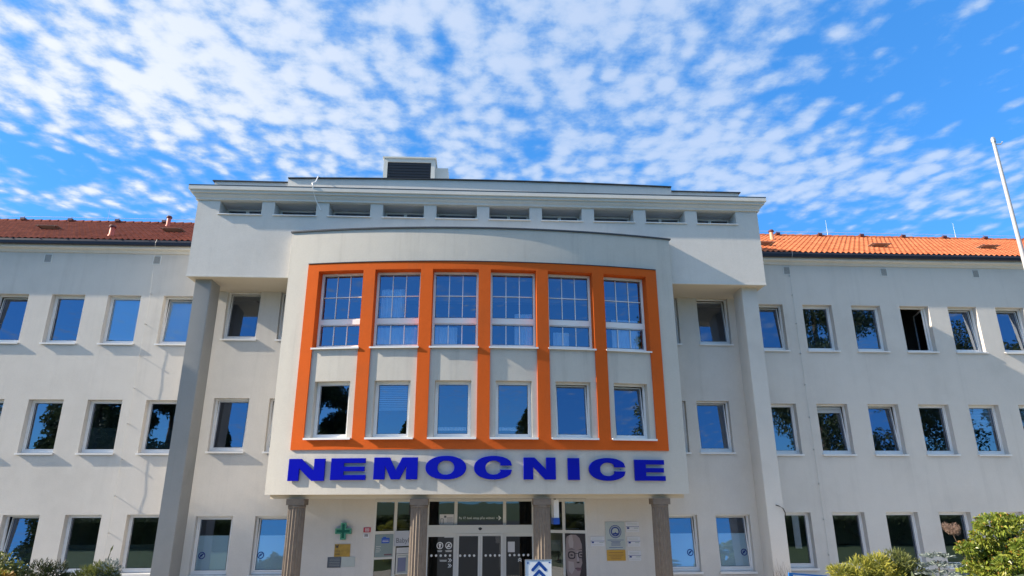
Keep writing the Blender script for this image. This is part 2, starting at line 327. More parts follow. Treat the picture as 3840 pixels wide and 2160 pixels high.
def window(T, w, h, fw=.05, sw=.045, tilt=0.0, pane='glass', film_or_blind=None, film_h=0, blind=0.0, curtain_or_gleam=None, sticker=None, transom=None, muntin=None, opened=False, sill=True, proud=.07, rv=.2, fwb=.07):
    """T(u, v, w): local frame with its origin at the lower left of the opening, v inward from the frame front"""
    g = G(); z0 = .03
    ring(g, .002, w-.002, z0, h-.002, fw, 0, .07, T, fwb)
    a0, a1, b0, b1 = fw, w-fw, z0+fwb, h-fw
    th = math.radians(tilt)
    def S(u, v, ww):                                       # the sash leans inward about its lower edge
        dz, dv = ww-b0, v-.035
        return T(u, .035+dv*math.cos(th)+dz*math.sin(th), b0+dz*math.cos(th)-dv*math.sin(th))
    if opened:                                             # side hung sash swung into the room
        def S(u, v, ww): return T(a1-.02+(a1-u)*.30-(v-.02), .05+(a1-u)*.92, ww)
    if transom is None:
        ring(g, a0+.004, a1-.004, b0+.004, b1-.004, sw, .02, .075, S)
        panes = [(a0+sw, a1-sw, b0+sw, b1-sw)]
    else:
        t0, t1 = transom; g.box(fw, w-fw, -.004, .072, t0, t1, T)
        ring(g, a0+.004, a1-.004, b0+.004, t0-.004, sw*.7, .02, .075, S); ring(g, a0+.004, a1-.004, t1+.004, b1-.004, sw*.7, .02, .075, S)
        panes = [(a0+sw*.7, a1-sw*.7, b0+sw*.7, t0-sw*.7), (a0+sw*.7, a1-sw*.7, t1+sw*.7, b1-sw*.7)]
    if muntin:
        for (x0, x1, c0, c1), rows in zip(panes, muntin):
            for k in (1, 2): x = x0+(x1-x0)*k/3; g.box(x-.011, x+.011, .03, .052, c0, c1, S)
            for k in range(1, rows): zz = c0+(c1-c0)*k/rows; g.box(x0, x1, .028, .050, zz-.011, zz+.011, S)
    W = g.build('window', 'white', B)
    for (x0, x1, c0, c1) in panes:
        p = G(); p.face([S(x0-.005, .056, c0-.005), S(x1+.005, .056, c0-.005), S(x1+.005, .056, c1+.005), S(x0-.005, .056, c1+.005)]); p.build('pane', pane, W)
        r = G(); ring(r, x0-.001, x1+.001, c0-.001, c1+.001, .008, .017, .03, S); r.build('gasket', 'gasket', W)
    x0, x1, c0, c1 = panes[0][0], panes[0][1], panes[0][2], panes[-1][3]
    if film_or_blind:
        p = G(); zt = c0+(c1-c0)*film_h; p.face([S(x0, .066, c0), S(x1, .066, c0), S(x1, .066, zt), S(x0, .066, zt)]); p.build('film_or_blind', film_or_blind, W)
    if blind:
        p = G(); zt = c1-(c1-c0)*blind; n = max(3, int((c1-zt)/.05))
        for k in range(n): zz = zt+(c1-zt)*(k+.5)/n; p.box(x0-.02, x1+.02, .13, .133, zz-.019, zz+.019, T)
        p.box(x0-.02, x1+.02, .12, .15, zt-.025, zt, T); p.build('blind', 'blind', W)
    if curtain_or_gleam:
        for (u0, u1, q0, q1) in curtain_or_gleam:
            p = G(); n = 28; X = [x0+(x1-x0)*(u0+(u1-u0)*k/n) for k in range(n+1)]; za, zb = c0+(c1-c0)*q0, c0+(c1-c0)*q1
            Y = [.105+.015*math.sin(k*1.9)+.012*math.sin(k*.7) for k in range(n+1)]
            for k in range(n): p.face([T(X[k], Y[k], za), T(X[k+1], Y[k+1], za), T(X[k+1], Y[k+1], zb), T(X[k], Y[k], zb)])
            p.build('curtain_or_gleam', 'curtain_or_gleam', W)
    if sticker is not None:                                # round blue no smoking sticker
        cx = x0+(x1-x0)*sticker; cz = c0+.40; p = G(); disc(p, cx, cz, .10, .050, S, r0=.074)
        th2 = math.radians(45)
        p.face([S(cx+.07*math.cos(a)+s*.008, .0495, cz+.07*math.sin(a)+s*.008*(-1)) for a, s in ((th2, 1), (th2, -1), (th2+math.pi, -1), (th2+math.pi, 1))])
        p.box(cx-.045, cx+.02, .047, .0485, cz-.018, cz+.018, S); p.box(cx-.01, cx+.035, .047, .0485, cz+.012, cz+.045, S)
        p.build('sticker', 'navy', W)
    if sill:
        p = G(); p.box(-.035, w+.035, -rv-proud, .01, .002, .024, lambda u, v, ww: T(u, v, ww-(max(0, -v-.0)*.06) if v < -rv else ww))
        p.box(-.035, w+.035, -rv-proud, -rv-proud+.006, -.028, .003, lambda u, v, ww: T(u, v, ww-.016)); p.build('sill', 'sill', W)
    return W

# ---- wings
WW, WH = 1.079, 1.68
ROWZ = {1: 0.0, 2: 3.5, 3: 7.02}
LX = [-10.844-1.8301*k for k in range(9)]; RX = [9.5536+1.7932*k for k in range(9)]
CL = [(0.0, 1.0, 0.0, 1.0)]
ST = {('L', 3, 0): dict(tilt=4.5, film_or_blind='film_light', film_h=1.0), ('L', 3, 1): dict(film_or_blind='film_light', film_h=1.0), ('L', 3, 3): dict(tilt=4.5),  # first two: full sheets stand in for pale blinds behind the glass
      ('L', 2, 0): dict(film_or_blind='film_dark', film_h=.46), ('L', 2, 1): dict(film_or_blind='film_dark', film_h=.46), ('L', 2, 3): dict(blind=.3),
      ('L', 1, 0): dict(film_or_blind='film_dark', film_h=.46), ('L', 1, 1): dict(film_or_blind='film_dark', film_h=.46), ('L', 1, 2): dict(tilt=6, film_or_blind='film_dark', film_h=.42),
      ('R', 3, 0): dict(tilt=5), ('R', 3, 1): dict(film_or_blind='film_dark', film_h=.56), ('R', 3, 2): dict(film_or_blind='film_dark', film_h=.58),
      ('R', 3, 3): dict(opened=True), ('R', 3, 4): dict(tilt=4), ('R', 3, 5): dict(tilt=4),
      ('R', 2, 1): dict(tilt=5, blind=.10), ('R', 2, 2): dict(tilt=5), ('R', 2, 4): dict(blind=.5), ('R', 2, 5): dict(blind=.4),
      ('R', 1, 0): dict(curtain_or_gleam=[(.55, .8, .3, 1.0)])}
def wing(side):
    xs = LX if side == 'L' else RX
    holes = [(x, x+WW, ROWZ[r], ROWZ[r]+WH) for x in xs for r in (1, 2, 3)]
    x0, x1 = (-29.0, -8.6) if side == 'L' else (8.45, 29.0)
    g = G(); T = flat(0.0); wall(g, [x0, x1], [GZ-.3, 10.3], holes, T)
    for hl in holes: reveal(g, hl, T, 0, .24)
    xe = x0 if side == 'L' else x1
    g.face([(xe, 0, GZ-.3), (xe, 12.3, GZ-.3), (xe, 12.3, 10.3), (xe, 6.1, 13.7), (xe, 0, 10.3)]); g.face([(x0, 12.3, GZ-.3), (x1, 12.3, GZ-.3), (x1, 12.3, 10.3), (x0, 12.3, 10.3)])
    g.build('wing_wall', 'plaster', B)
    for r in (1, 2, 3):
        for k, x in enumerate(xs):
            window(lambda u, v, w, x=x, r=r: (x+u, .20+v, ROWZ[r]+w), WW, WH, rv=.20, **ST.get((side, r, k), {}))
    # eaves moulding and gutter
    g = G(); prof = [(0.004, 10.20), (-.05, 10.20), (-.09, 10.28), (-.20, 10.30), (-.235, 10.33), (-.235, 10.44), (-.20, 10.44), (.004, 10.46)]
    for (ya, za), (yb, zb) in zip(prof, prof[1:]): g.face([(x0, ya, za), (x1, ya, za), (x1, yb, zb), (x0, yb, zb)])
    g.build('eaves', 'cornice', B)
    g = G(); P = [(-.345, 10.575), (-.36, 10.50), (-.345, 10.41), (-.30, 10.38), (-.245, 10.40), (-.24, 10.56)]
    P2 = P+[(-.25, 10.56), (-.26, 10.42), (-.30, 10.40), (-.335, 10.42), (-.348, 10.50), (-.335, 10.575)]
    n = len(P2)
    for k in range(n):
        a, b = P2[k], P2[(k+1) % n]; g.face([(x0, a[0], a[1]), (x1, a[0], a[1]), (x1, b[0], b[1]), (x0, b[0], b[1])])
    for k in range(int((x1-x0)/.9)): g.box(x0+.4+.9*k, x0+.43+.9*k, -.365, -.24, 10.555, 10.583)
    g.build('gutter', 'gutter', B)
    # roof: two way pitched tiles with a waved profile
    g = G(); mt = 'tile_shaded' if side == 'L' else 'tile_lit'
    rx0, rx1 = (x0-.3, -9.0) if side == 'L' else (8.85, x1+.3)
    nx = int((rx1-rx0)/.0333); rows = 21; L = 6.33/rows
    X = [rx0+(rx1-rx0)*k/nx for k in range(nx+1)]
    wv = [(.062*abs(math.cos(math.pi*x/.20))**1.3) for x in X]
    def zr(y): return 10.55+.52*(y+.32)
    last = None
    for r in range(rows):
        ya, yb = -.32+L*r, -.32+L*(r+1)
        i = len(g.v)
        for k, x in enumerate(X): g.v.append((x, ya, zr(ya)+wv[k]+.022))
        for k, x in enumerate(X): g.v.append((x, yb, zr(yb)+wv[k]))
        for k in range(nx):
            g.f.append((i+k, i+k+1, i+nx+1+k+1, i+nx+1+k)); g.mi.append(0)
            if last is not None: g.f.append((last+k, last+k+1, i+k+1, i+k)); g.mi.append(0)
            else: pass
        last = i+nx+1
    g.face([(rx0, -.32, zr(-.32)+.002), (rx1, -.32, zr(-.32)+.002), (rx1, -.32, zr(-.32)-.05), (rx0, -.32, zr(-.32)-.05)])
    g.face([(rx0, -.32, zr(-.32)-.05), (rx1, -.32, zr(-.32)-.05), (rx1, 6.0, zr(6)-.05), (rx0, 6.0, zr(6)-.05)])
    g.face([(rx0, 6.0, zr(6.0)), (rx1, 6.0, zr(6.0)), (rx1, 12.6, 10.4), (rx0, 12.6, 10.4)])
    R_ = g.build('roof', mt, B)
    g = G(); n = int((rx1-rx0)/.36)
    for k in range(n): g.tube([(rx0+.36*k, 6.02, zr(6.0)+.02), (rx0+.36*k+.37, 6.02, zr(6.0)+.035)], [.105, .12], 8)
    g.build('ridge_tiles', mt, R_)
    k = 0; x = rx0+.9 if side == 'R' else rx1-1.2
    while rx0 < x < rx1:
        g = G(); g.tube([(x, 6.0, zr(6)+.1), (x, 6.0, zr(6)+.27)], .012, 6); g.box(x-.09, x+.09, 5.86, 6.06, zr(6)+.07, zr(6)+.17); g.build('ridge_bracket', 'cap', R_)
        x += 2.03 if side == 'R' else -2.03
    g = G(); g.tube([(rx0, 6.0, zr(6)+.27), (rx1, 6.0, zr(6)+.27)], .008, 5); g.build('ridge_wire', 'wire', R_)
    pipes = [(-13.45, .80, .36), (-13.56, 4.9, .42)] if side == 'L' else [(12.6, 4.1, .40)]
    for (x, y, hh) in pipes:
        g = G(); z = zr(y); g.m = 0
        g.lathe([(.12, -.1), (.11, .05), (.085, .09), (.078, hh)], (x, y, z), 16); g.m = 1; g.lathe([(.078, hh-.01), (.115, hh), (.12, hh+.04), (.09, hh+.09), (.02, hh+.10)], (x, y, z), 16)
        g.build('vent_pipe', ['tin_red' if side == 'L' else 'tin_orange', 'cap'], R_, merge=True, smooth=True)
    steps = [(-16.8, 2.5, .82), (-12.05, 2.35, .8)] if side == 'L' else [(10.95, 1.5, .8), (15.75, 1.7, .8), (20.4, 1.85, .8)]
    for (x, y, w) in steps:
        g = G(); z = zr(y)
        for q in range(6): g.box(x-w/2, x+w/2, y-.22+.075*q, y-.22+.075*q+.055, z+.13, z+.15)
        for s in (-1, 1): g.box(x+s*w*.38-.015, x+s*w*.38+.015, y-.22, y+.22, z+.10, z+.13); g.box(x+s*w*.38-.015, x+s*w*.38+.015, y-.03, y+.0, z-.05, z+.11)
        g.build('roof_step', 'grate' if side == 'L' else 'grate_pale', R_)
    for x in ([-14.909, -11.282, -18.5] if side == 'L' else [10.956, 14.592, 18.083]):
        g = G(); g.m = 1; g.box(x-.12, x+.12, -.006, .01, 9.83, 10.12); g.m = 0; ring(g, x-.135, x+.135, 9.815, 10.135, .025, -.016, .0, lambda a, b, c: (a, b, c))
        for q in range(7): g.box(x-.11, x+.11, -.012, -.005, 9.85+.038*q, 9.865+.038*q)
        g.build('vent_grille', ['alu', 'dark'], B)
wing('L'); wing('R')

# ---- central block: recessed wall, piers, attic box, cornice, stepped parapet
YW, YP, YF = -.80, -2.03, -2.34
BX0, BX1, BZ0, BZ1 = -9.15, 9.02, 8.64, 11.2
REC = []                                                   # (x, w, z, options)
RW = 1.075
for x, r, o in [(-8.43, 3, dict(tilt=4)), (-8.40, 2, dict(tilt=3)), (-8.46, 1, dict(film_or_blind='film_light', film_h=.68, sticker=.16)), (-6.73, 1, dict(film_or_blind='film_light', film_h=.68, sticker=.12, tilt=4)),
                (7.24, 3, dict(tilt=6)), (6.93, 2, dict(tilt=5)), (7.22, 1, dict(film_or_blind='film_light', film_h=.68, sticker=.88, tilt=5)), (5.56, 1, dict(film_or_blind='film_light', film_h=.68, sticker=.85, tilt=5))]:
    REC.append((x, RW, ROWZ[r], o, WH-.04))
for x, r in [(-6.70, 3), (-6.70, 2), (5.95, 3), (5.95, 2)]:
    REC.append((x, .62, ROWZ[r], dict(tilt=4), WH-.04))
ENT = (-3.22, 3.20, GZ-.3, 2.235)
def central():
    holes = [(x, x+w, z, z+h) for x, w, z, o, h in REC]; T = flat(YW); g = G()
    wall(g, [-9.02, 8.88], [GZ-.3, BZ0], holes+[ENT, (-5.5, 5.4, 2.45, 8.4)], T)
    for hl in holes: reveal(g, hl, T, 0, .2)
    reveal(g, ENT, T, 0, .1, 'lr')
    for x in (-9.02, 8.88): g.face([(x, YW, GZ-.3), (x, .02, GZ-.3), (x, .02, BZ0), (x, YW, BZ0)])
    g.build('central_wall', 'plaster', B)
    for x, w, z, o, h in REC: window(lambda u, v, ww, x=x, z=z: (x+u, YW+.16+v, z+ww), w, h, rv=.16, **o)
    for side, (xa, xb) in (('L', (-8.985, -8.49)), ('R', (8.325, 8.83))):
        xi, xo = (xb, xa) if side == 'L' else (xa, xb); s = 1 if side == 'L' else -1; g = G()
        out = [(xi, -1.32), (xo, -1.32), (xo, YP)]; rr = .03
        for k in range(7): a = math.pi/2*k/6; out.append((xi-s*rr+s*rr*math.sin(a), YP+rr-rr*math.cos(a)))
        out += [(xi, -1.32)]
        for (ax, ay), (bx, by) in zip(out, out[1:]): g.face([(ax, ay, GZ-.3), (bx, by, GZ-.3), (bx, by, BZ0+.01), (ax, ay, BZ0+.01)])
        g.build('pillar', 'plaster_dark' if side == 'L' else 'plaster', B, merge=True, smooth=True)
    # attic box with ten deep slots
    slots = [(-8.45+1.7135*k, -8.45+1.7135*k+1.31, 10.70, 11.17) for k in range(10)]; T = flat(YF); g = G()
    wall(g, [BX0, BX1], [BZ0, BZ1], slots, T)
    for hl in slots: reveal(g, hl, T, 0, .95)
    for x in (BX0, BX1): g.face([(x, YF, BZ0), (x, 9, BZ0), (x, 9, 11.59), (x, YF, 11.59)])
    g.face([(BX0, 9, BZ0), (BX1, 9, BZ0), (BX1, 9, 11.59), (BX0, 9, 11.59)])
    g.face([(BX0, YF, BZ1+.4), (BX1, YF, BZ1+.4), (BX1, 9, BZ1+.4), (BX0, 9, BZ1+.4)])
    g.build('attic_wall', 'plaster_box', B)
    g = G(); g.face([(BX0, YF, BZ0), (BX1, YF, BZ0), (BX1, .3, BZ0), (BX0, .3, BZ0)]); g.build('attic_soffit', 'soffit', B)
    g = G(); g.box(BX0-.012, BX1+.012, YF-.012, YF+.05, BZ0-.012, BZ0+.035); g.build('drip_edge', 'cornice', B)
    for k, (a, b, c, d) in enumerate(slots):
        g = G(); w = b-a; Tl = lambda u, v, ww, a=a: (a+u, YF+.62+v, 10.70+ww)
        ring(g, .002, w-.002, .03, .465, .05, 0, .07, Tl)
        two = k in (0, 3, 5, 6, 8, 9)
        if two: g.box(w/2-.05, w/2+.05, .001, .068, .08, .415, Tl)
        W = g.build('window', 'white', B)
        for (u0, u1) in ([(.05, w/2-.05), (w/2+.05, w-.05)] if two else [(.05, w-.05)]):
            p = G(); p.face([Tl(u0, .04, .08), Tl(u1, .04, .08), Tl(u1, .04, .415), Tl(u0, .04, .415)]); p.build('pane', 'glass', W)
        p = G(); p.box(-.03, w+.03, -.62-.06, .01, .001, .028, Tl); p.build('sill', 'sill', W)
    # cornice, mitred round front and both sides
    prof = [(0, 11.195), (.06, 11.195), (.065, 11.26), (.075, 11.265), (.13, 11.33), (.135, 11.385), (.195, 11.39), (.20, 11.465), (.25, 11.47), (.25, 11.595), (0, 11.60)]
    g = G()
    for (p, z), (q, w) in zip(prof, prof[1:]):
        A = lambda o, z: [(BX0-o, 9, z), (BX0-o, YF-o, z), (BX1+o, YF-o, z), (BX1+o, 9, z)]
        a, b = A(p, z), A(q, w)
        for k in range(3): g.face([a[k], a[k+1], b[k+1], b[k]])
    g.build('cornice', 'cornice', B)
    g = G(); o = .255
    g.box(BX0-o, BX1+o, YF-o, YF+.3, 11.602, 11.625); g.box(BX0-o, BX0+.3, YF+.3, 9, 11.602, 11.625); g.box(BX1-.3, BX1+o, YF+.3, 9, 11.602, 11.625)
    g.build('coping', 'coping', B)
    g = G(); g.box(-9.0, 8.75, -1.70, 4, 11.60, 12.18); g.build('parapet', 'cornice', B)
    g = G(); g.box(-9.06, 8.81, -1.76, -1.3, 12.182, 12.21); g.build('coping', 'coping', B)
    g = G(); c = G(); n = 40; X0, X1 = -6.58, 6.36
    def yy(x): t = (x-(X0+X1)/2)/((X1-X0)/2); return -1.80-.17*(1-t*t)
    for k in range(n):
        a, b = X0+(X1-X0)*k/n, X0+(X1-X0)*(k+1)/n
        g.face([(a, yy(a), 11.60), (b, yy(b), 11.60), (b, yy(b), 12.285), (a, yy(a), 12.285)])
        c.face([(a, yy(a)-.06, 12.287), (b, yy(b)-.06, 12.287), (b, yy(b)-.06, 12.312), (a, yy(a)-.06, 12.312)])
        for z in (12.32, 12.312): c.face([(a, yy(a)-.06, z), (b, yy(b)-.06, z), (b, -1.0, z), (a, -1.0, z)])
    for x in (X0, X1): g.face([(x, yy(x), 11.60), (x, 0, 11.60), (x, 0, 12.285), (x, yy(x), 12.285)]); c.face([(x, yy(x)-.06, 12.287), (x, -1, 12.287), (x, -1, 12.312), (x, yy(x)-.06, 12.312)])
    g.build('parapet', 'cornice', B); c.build('coping', 'coping', B)
central()

# ---- curved bay
PC = [.04+1.7235*(k-2.5) for k in range(6)]; PW = 1.365
def arc(a, b, step=.25):
    n = max(1, int(math.ceil((b-a)/step))); return [a+(b-a)*k/n for k in range(n+1)]
def bay_front():
    Z0, Z1 = 2.235, 10.0
    up = [(c-PW/2, c+PW/2, 6.30, 8.67) for c in PC]; lo = [(c-.515, c+.515, 3.71, 5.33) for c in PC]
    g = G(); wall(g, arc(-XB, XB), [Z0, 3.4, 9.0, Z1], up+lo, bay)
    for h in lo: reveal(g, h, bay, 0, .24)
    e0, e1 = bay(-XB, 0), bay(XB, 0)
    for e in (e0, e1): g.face([(e[0], e[1], Z0), (e[0], YW+.05, Z0), (e[0], YW+.05, Z1), (e[0], e[1], Z1)])
    X = arc(-XB, XB)
    for a, b in zip(X, X[1:]):
        p, q = bay(a, Z1-.01), bay(b, Z1-.01); g.face([p, q, (q[0], YF+.1, Z1-.01), (p[0], YF+.1, Z1-.01)])
    g.build('bay_wall', 'plaster_bay', B)
    g = G()
    for a, b in zip(X, X[1:]):
        p, q = bay(a, Z0), bay(b, Z0); g.face([p, q, (q[0], .4, Z0), (p[0], .4, Z0)])
        p, q = bay(a, Z0, .32), bay(b, Z0, .32); g.face([(p[0], p[1], Z0), (q[0], q[1], Z0), (q[0], q[1], 2.125), (p[0], p[1], 2.125)]); p2, q2 = bay(a, 0, .86), bay(b, 0, .86)
        g.face([(p[0], p[1], 2.125), (q[0], q[1], 2.125), (q2[0], q2[1], 2.125), (p2[0], p2[1], 2.125)]); g.face([(p2[0], p2[1], 2.125), (q2[0], q2[1], 2.125), (q2[0], q2[1], Z0), (p2[0], p2[1], Z0)])
    g.build('entrance_soffit', 'soffit', B)
    g = G(); X2 = arc(-XB-.045, XB+.045)
    for a, b in zip(X2, X2[1:]):
        p, q, r, s = bay(a, Z1, -.045), bay(b, Z1, -.045), bay(b, Z1, .35), bay(a, Z1, .35)
        for z in (Z1, Z1+.045): g.face([(p[0], p[1], z), (q[0], q[1], z), (r[0], r[1], z), (s[0], s[1], z)])
        g.face([(p[0], p[1], Z1), (q[0], q[1], Z1), (q[0], q[1], Z1+.045), (p[0], p[1], Z1+.045)])
    for a in (X2[0], X2[-1]):
        p, s = bay(a, Z1, -.045), bay(a, Z1, .35); g.face([(p[0], p[1], Z1), (s[0], s[1], Z1), (s[0], s[1], Z1+.045), (p[0], p[1], Z1+.045)])
    g.build('coping', 'coping', B)
    # orange frame of ribs, proud of the wall
    PR = .05; FX0, FX1, FZ0, FZ1 = PC[0]-PW/2-.345, PC[5]+PW/2+.345, 3.42, 8.91
    ph = [(c-PW/2, c+PW/2, 3.70, 8.67) for c in PC]; T = lambda x, z, d=0.0: bay(x, z, d-PR)
    g = G(); wall(g, arc(FX0, FX1), [FZ0, FZ1], ph, T)
    for (a, b, c, d) in ph:
        reveal(g, (a, b, c, 6.30), T, 0, PR+.003, 'lrb'); reveal(g, (a, b, 6.30, d), T, 0, PR+.28, 'lrt')
    reveal(g, (FX0, FX1, FZ0, FZ1), T, 0, PR, 'lr')
    Xf = arc(FX0, FX1)
    for a, b in zip(Xf, Xf[1:]):
        for z in (FZ0, FZ1): g.face([T(a, z), T(b, z), T(b, z, PR), T(a, z, PR)])
    g.build('bay_frame', 'orange', B)
    g = G()
    for a, b in zip(Xf, Xf[1:]):
        p, q, r, s = bay(a, FZ1, -PR-.02), bay(b, FZ1, -PR-.02), bay(b, FZ1, -.001), bay(a, FZ1, -.001)
        for z in (FZ1+.003, FZ1+.022): g.face([(t[0], t[1], z) for t in (p, q, r, s)])
        g.face([(p[0], p[1], FZ1+.003), (q[0], q[1], FZ1+.003), (q[0], q[1], FZ1+.022), (p[0], p[1], FZ1+.022)])
    g.build('frame_flashing', 'coping', B)
    def local(c, d, z0, w):                                # flat window frame set on the chord at panel centre c
        a = math.asin(c/RB); ca, sa = math.cos(a), math.sin(a); o = bay(c, 0, d)
        return lambda u, v, ww: (o[0]+(u-w/2)*ca-v*sa, o[1]+(u-w/2)*sa+v*ca, z0+ww)
    cur = {0: None, 1: [(.05, .62, .33, .80), (.0, 1, 0, .25)], 2: [(0, .55, 0, .25)], 3: [(.55, 1.0, 0, .45)], 4: [(.1, .5, 0, .2)], 5: [(.2, .9, 0, .42)]}
    for k, c in enumerate(PC):
        window(local(c, .25, 6.30, PW), PW, 2.37, fw=.045, sw=.045, transom=(.76, .91), muntin=(1, 2), rv=.25, proud=.085, curtain_or_gleam=cur[k])
        o = {1: dict(blind=.5), 2: dict(curtain_or_gleam=[(0, .95, .07, .14)]), 3: dict(curtain_or_gleam=[(0, .62, .07, .14)]), 4: dict(tilt=5), 5: dict(tilt=6)}.get(k, {})  # third and fourth: pale strips added to imitate the bright lamp-like gleam in the glass
        window(local(c, .20, 3.71, 1.03), 1.03, 1.62, rv=.20, proud=.0, sill=False, **o)
        p = G(); w = PW; Tl = local(c, 0, 3.71, PW); p.box(.01, PW-.01, -PR-.075, .0, .002, .026, Tl); p.box(.01, PW-.01, -PR-.081, -PR-.075, -.028, .026, Tl); p.box(PW/2-.51, PW/2+.51, .0, .21, .003, .024, Tl); p.build('sill', 'sill', B)
bay_front()

# ---- rooms behind the windows
def rooms():
    g = G(); y0, y1 = .32, 5.5
    for z in (-1.0, 2.62, 6.12, 9.62): g.face([(-28.9, y0, z), (28.9, y0, z), (28.9, y1, z), (-28.9, y1, z)])
    g.face([(-28.9, y1, GZ), (28.9, y1, GZ), (28.9, y1, 10.3), (-28.9, y1, 10.3)])
    for x in [-20.1, -16.45, -12.8, -9.0, -5.95, 5.85, 8.9, 12.98, 16.6, 20.2]: g.face([(x, y0, GZ), (x, y1, GZ), (x, y1, 10.2), (x, y0, 10.2)])
    for z in (2.62, 6.12): g.face([(-9, YW+.25, z), (9, YW+.25, z), (9, y0, z), (-9, y0, z)])
    for z in (2.30, 6.0, 9.6): g.face([bay(-5.9, z), bay(-3, z), bay(0, z), bay(3, z), bay(5.9, z), (5.8, y0, z), (-5.9, y0, z)])
    g.build('interior', 'interior', B)
rooms()

# ---- entrance: columns, canted glazing, sliding door
def flute(cx, cy, name='column'):
    g = G(); r0 = .235; n = 18; per = 6; prof = []
    for z, k in ((GZ-.2, 1.05), (-.3, 1.03), (.9, 1.01), (1.90, 1.0)): prof.append((z, k))
    rings = []
    for z, k in prof:
        i = len(g.v); rings.append(i)
        for q in range(n*per):
            t = 2*math.pi*q/(n*per); ph = (q % per)/per; d = .030*math.sin(math.pi*ph)**.8
            r = (r0-d)*k; g.v.append((cx+r*math.cos(t), cy+r*math.sin(t), z))
    for a, b in zip(rings, rings[1:]):
        for q in range(n*per): g.f.append((a+q, a+(q+1) % (n*per), b+(q+1) % (n*per), b+q)); g.mi.append(0)
    Cc = g.build('column', 'stone', B)
    c = G(); c.lathe([(.236, 1.90), (.243, 1.91), (.243, 1.95), (.236, 1.96)], (cx, cy, 0), 36); c.build('necking', 'stone', Cc)
    c = G(); c.box(cx-.245, cx+.245, cy-.245, cy+.245, 1.96, 2.122); c.build('capital', 'stone', Cc)
for cx, cy in ((-5.14, -2.38), (-1.73, -2.82), (1.63, -2.82), (5.06, -2.38)): flute(cx, cy)
def canted(side):
    A, Bp = ((-3.22, -.8), (-1.72, 0.0)) if side == 'L' else ((3.20, -.8), (1.75, 0.0))
    d = Vector((Bp[0]-A[0], Bp[1]-A[1], 0)); Ln = d.length; d.normalize(); nrm = Vector((-d.y, d.x, 0)); nrm = nrm if nrm.y > 0 else -nrm
    def T(u, v, w): p = Vector((A[0], A[1], 0))+d*u+nrm*v; return (p.x, p.y, w)
    return T, Ln
def entrance():
    for side in 'LR':
        T, Ln = canted(side); g = G(); mu = .68 if side == 'L' else .755
        for a, b, c, e in ((0, .06, GZ, 2.12), (mu-.045, mu+.045, GZ, 2.12), (Ln-.06, Ln, GZ, 2.12)): g.box(a, b, 0, .07, c, e, T)
        for z0, z1 in ((2.03, 2.12), (1.11, 1.20), (GZ, GZ+.1)):
            for a, b in ((.06, mu-.045), (mu+.045, Ln-.06)): g.box(a, b, .003, .067, z0, z1, T)
        if side == 'L': g.box(.06, mu-.045, .003, .067, .415, .475, T)
        S = g.build('side_glazing', 'alu', B)
        for z0, z1 in ((1.20, 2.03), (GZ+.1, 1.11)):
            for a, b in ((.06, mu-.045), (mu+.045, Ln-.06)): p = G(); p.face([T(a, .035, z0), T(b, .035, z0), T(b, .035, z1), T(a, .035, z1)]); p.build('pane', 'glass_door', S)
        p = G(); p.box(Ln*.22, Ln*.72, .25, .29, 1.225, 1.245, T); p.build('rail', 'alu', S)
    T = lambda x, y, z: (x, y, z)
    g = G()
    for x0, x1 in ((-1.72, -1.64), (-.855, -.755), (.68, .78), (1.59, 1.75)): g.box(x0, x1, 0, .09, GZ, 2.12)
    for x0, x1 in ((-1.64, -.855), (-.755, .68), (.78, 1.59)): g.box(x0, x1, .002, .088, 2.04, 2.12); g.box(x0, x1, .002, .088, 1.0, 1.34)
    D = g.build('entrance_door', 'alu', B)
    g = G(); g.box(-1.66, 1.585, -.12, -.002, 1.10, 1.345); g.build('header', 'header', D)
    g = G(); disc(g, -.036, 1.233, .045, -.124); g.box(-.09, .02, -.135, -.121, 1.215, 1.262); g.build('motion_sensor', 'black', D)
    for x0, x1, z0, z1 in ((-1.64, -.855, 1.34, 2.04), (-.755, .68, 1.34, 2.04), (.78, 1.59, 1.34, 2.04), (-1.64, -.855, GZ, 1.0), (.78, 1.59, GZ, 1.0)):
        p = G(); p.face([(x0, .045, z0), (x1, .045, z0), (x1, .045, z1), (x0, .045, z1)]); p.build('pane', 'glass_door', D)
    for x0, x1 in ((-.752, -.03), (-.025, .678)):
        g = G(); ring(g, x0, x1, GZ+.02, 1.09, .065, -.06, -.015, T, .12); g.build('door_leaf', 'alu', D)
        p = G(); p.face([(x0+.06, -.03, GZ+.1), (x1-.06, -.03, GZ+.1), (x1-.06, -.03, 1.03), (x0+.06, -.03, 1.03)]); p.build('pane', 'glass_door', D)
    for xs, y in (([-1.527, -1.384, -1.241, -1.098, -.955], .04), ([-.641, -.498, -.355, -.212], -.036), ([.146, .288, .43, .572], -.036), ([.894, 1.037, 1.18, 1.323, 1.466], .04)):
        g = G()
        for x in xs: disc(g, x, .455, .036, y, seg=14)
        g.build('warning_dots', 'wtext', D)
    g = G(); disc(g, -1.276, .743, .105, .04, r0=.078); g.box(-1.30, -1.252, .038, .0395, .68, .76); g.face([(-1.33, .039, .755), (-1.222, .039, .755), (-1.276, .039, .815)]); g.build('pictogram', 'wtext', D)
    g = G(); disc(g, -1.006, .743, .105, .04, r0=.08)
    g.face([(-1.075, .0385, .685), (-1.06, .0385, .67), (-.937, .0385, .80), (-.952, .0385, .815)]); g.box(-1.06, -.95, .0375, .038, .70, .735); g.box(-1.03, -1.0, .0375, .038, .735, .79); g.build('pictogram', 'wtext', D)
    for z in (.319, .164):
        g = G()
        for dx in (0, .05): g.face([(-1.02+dx, .039, z+.055), (-.995+dx, .039, z+.055), (-.945+dx, .039, z), (-.995+dx, .039, z-.055), (-1.02+dx, .039, z-.055), (-.97+dx, .039, z)])
        g.build('chevron', 'wtext', D)
    g = G()
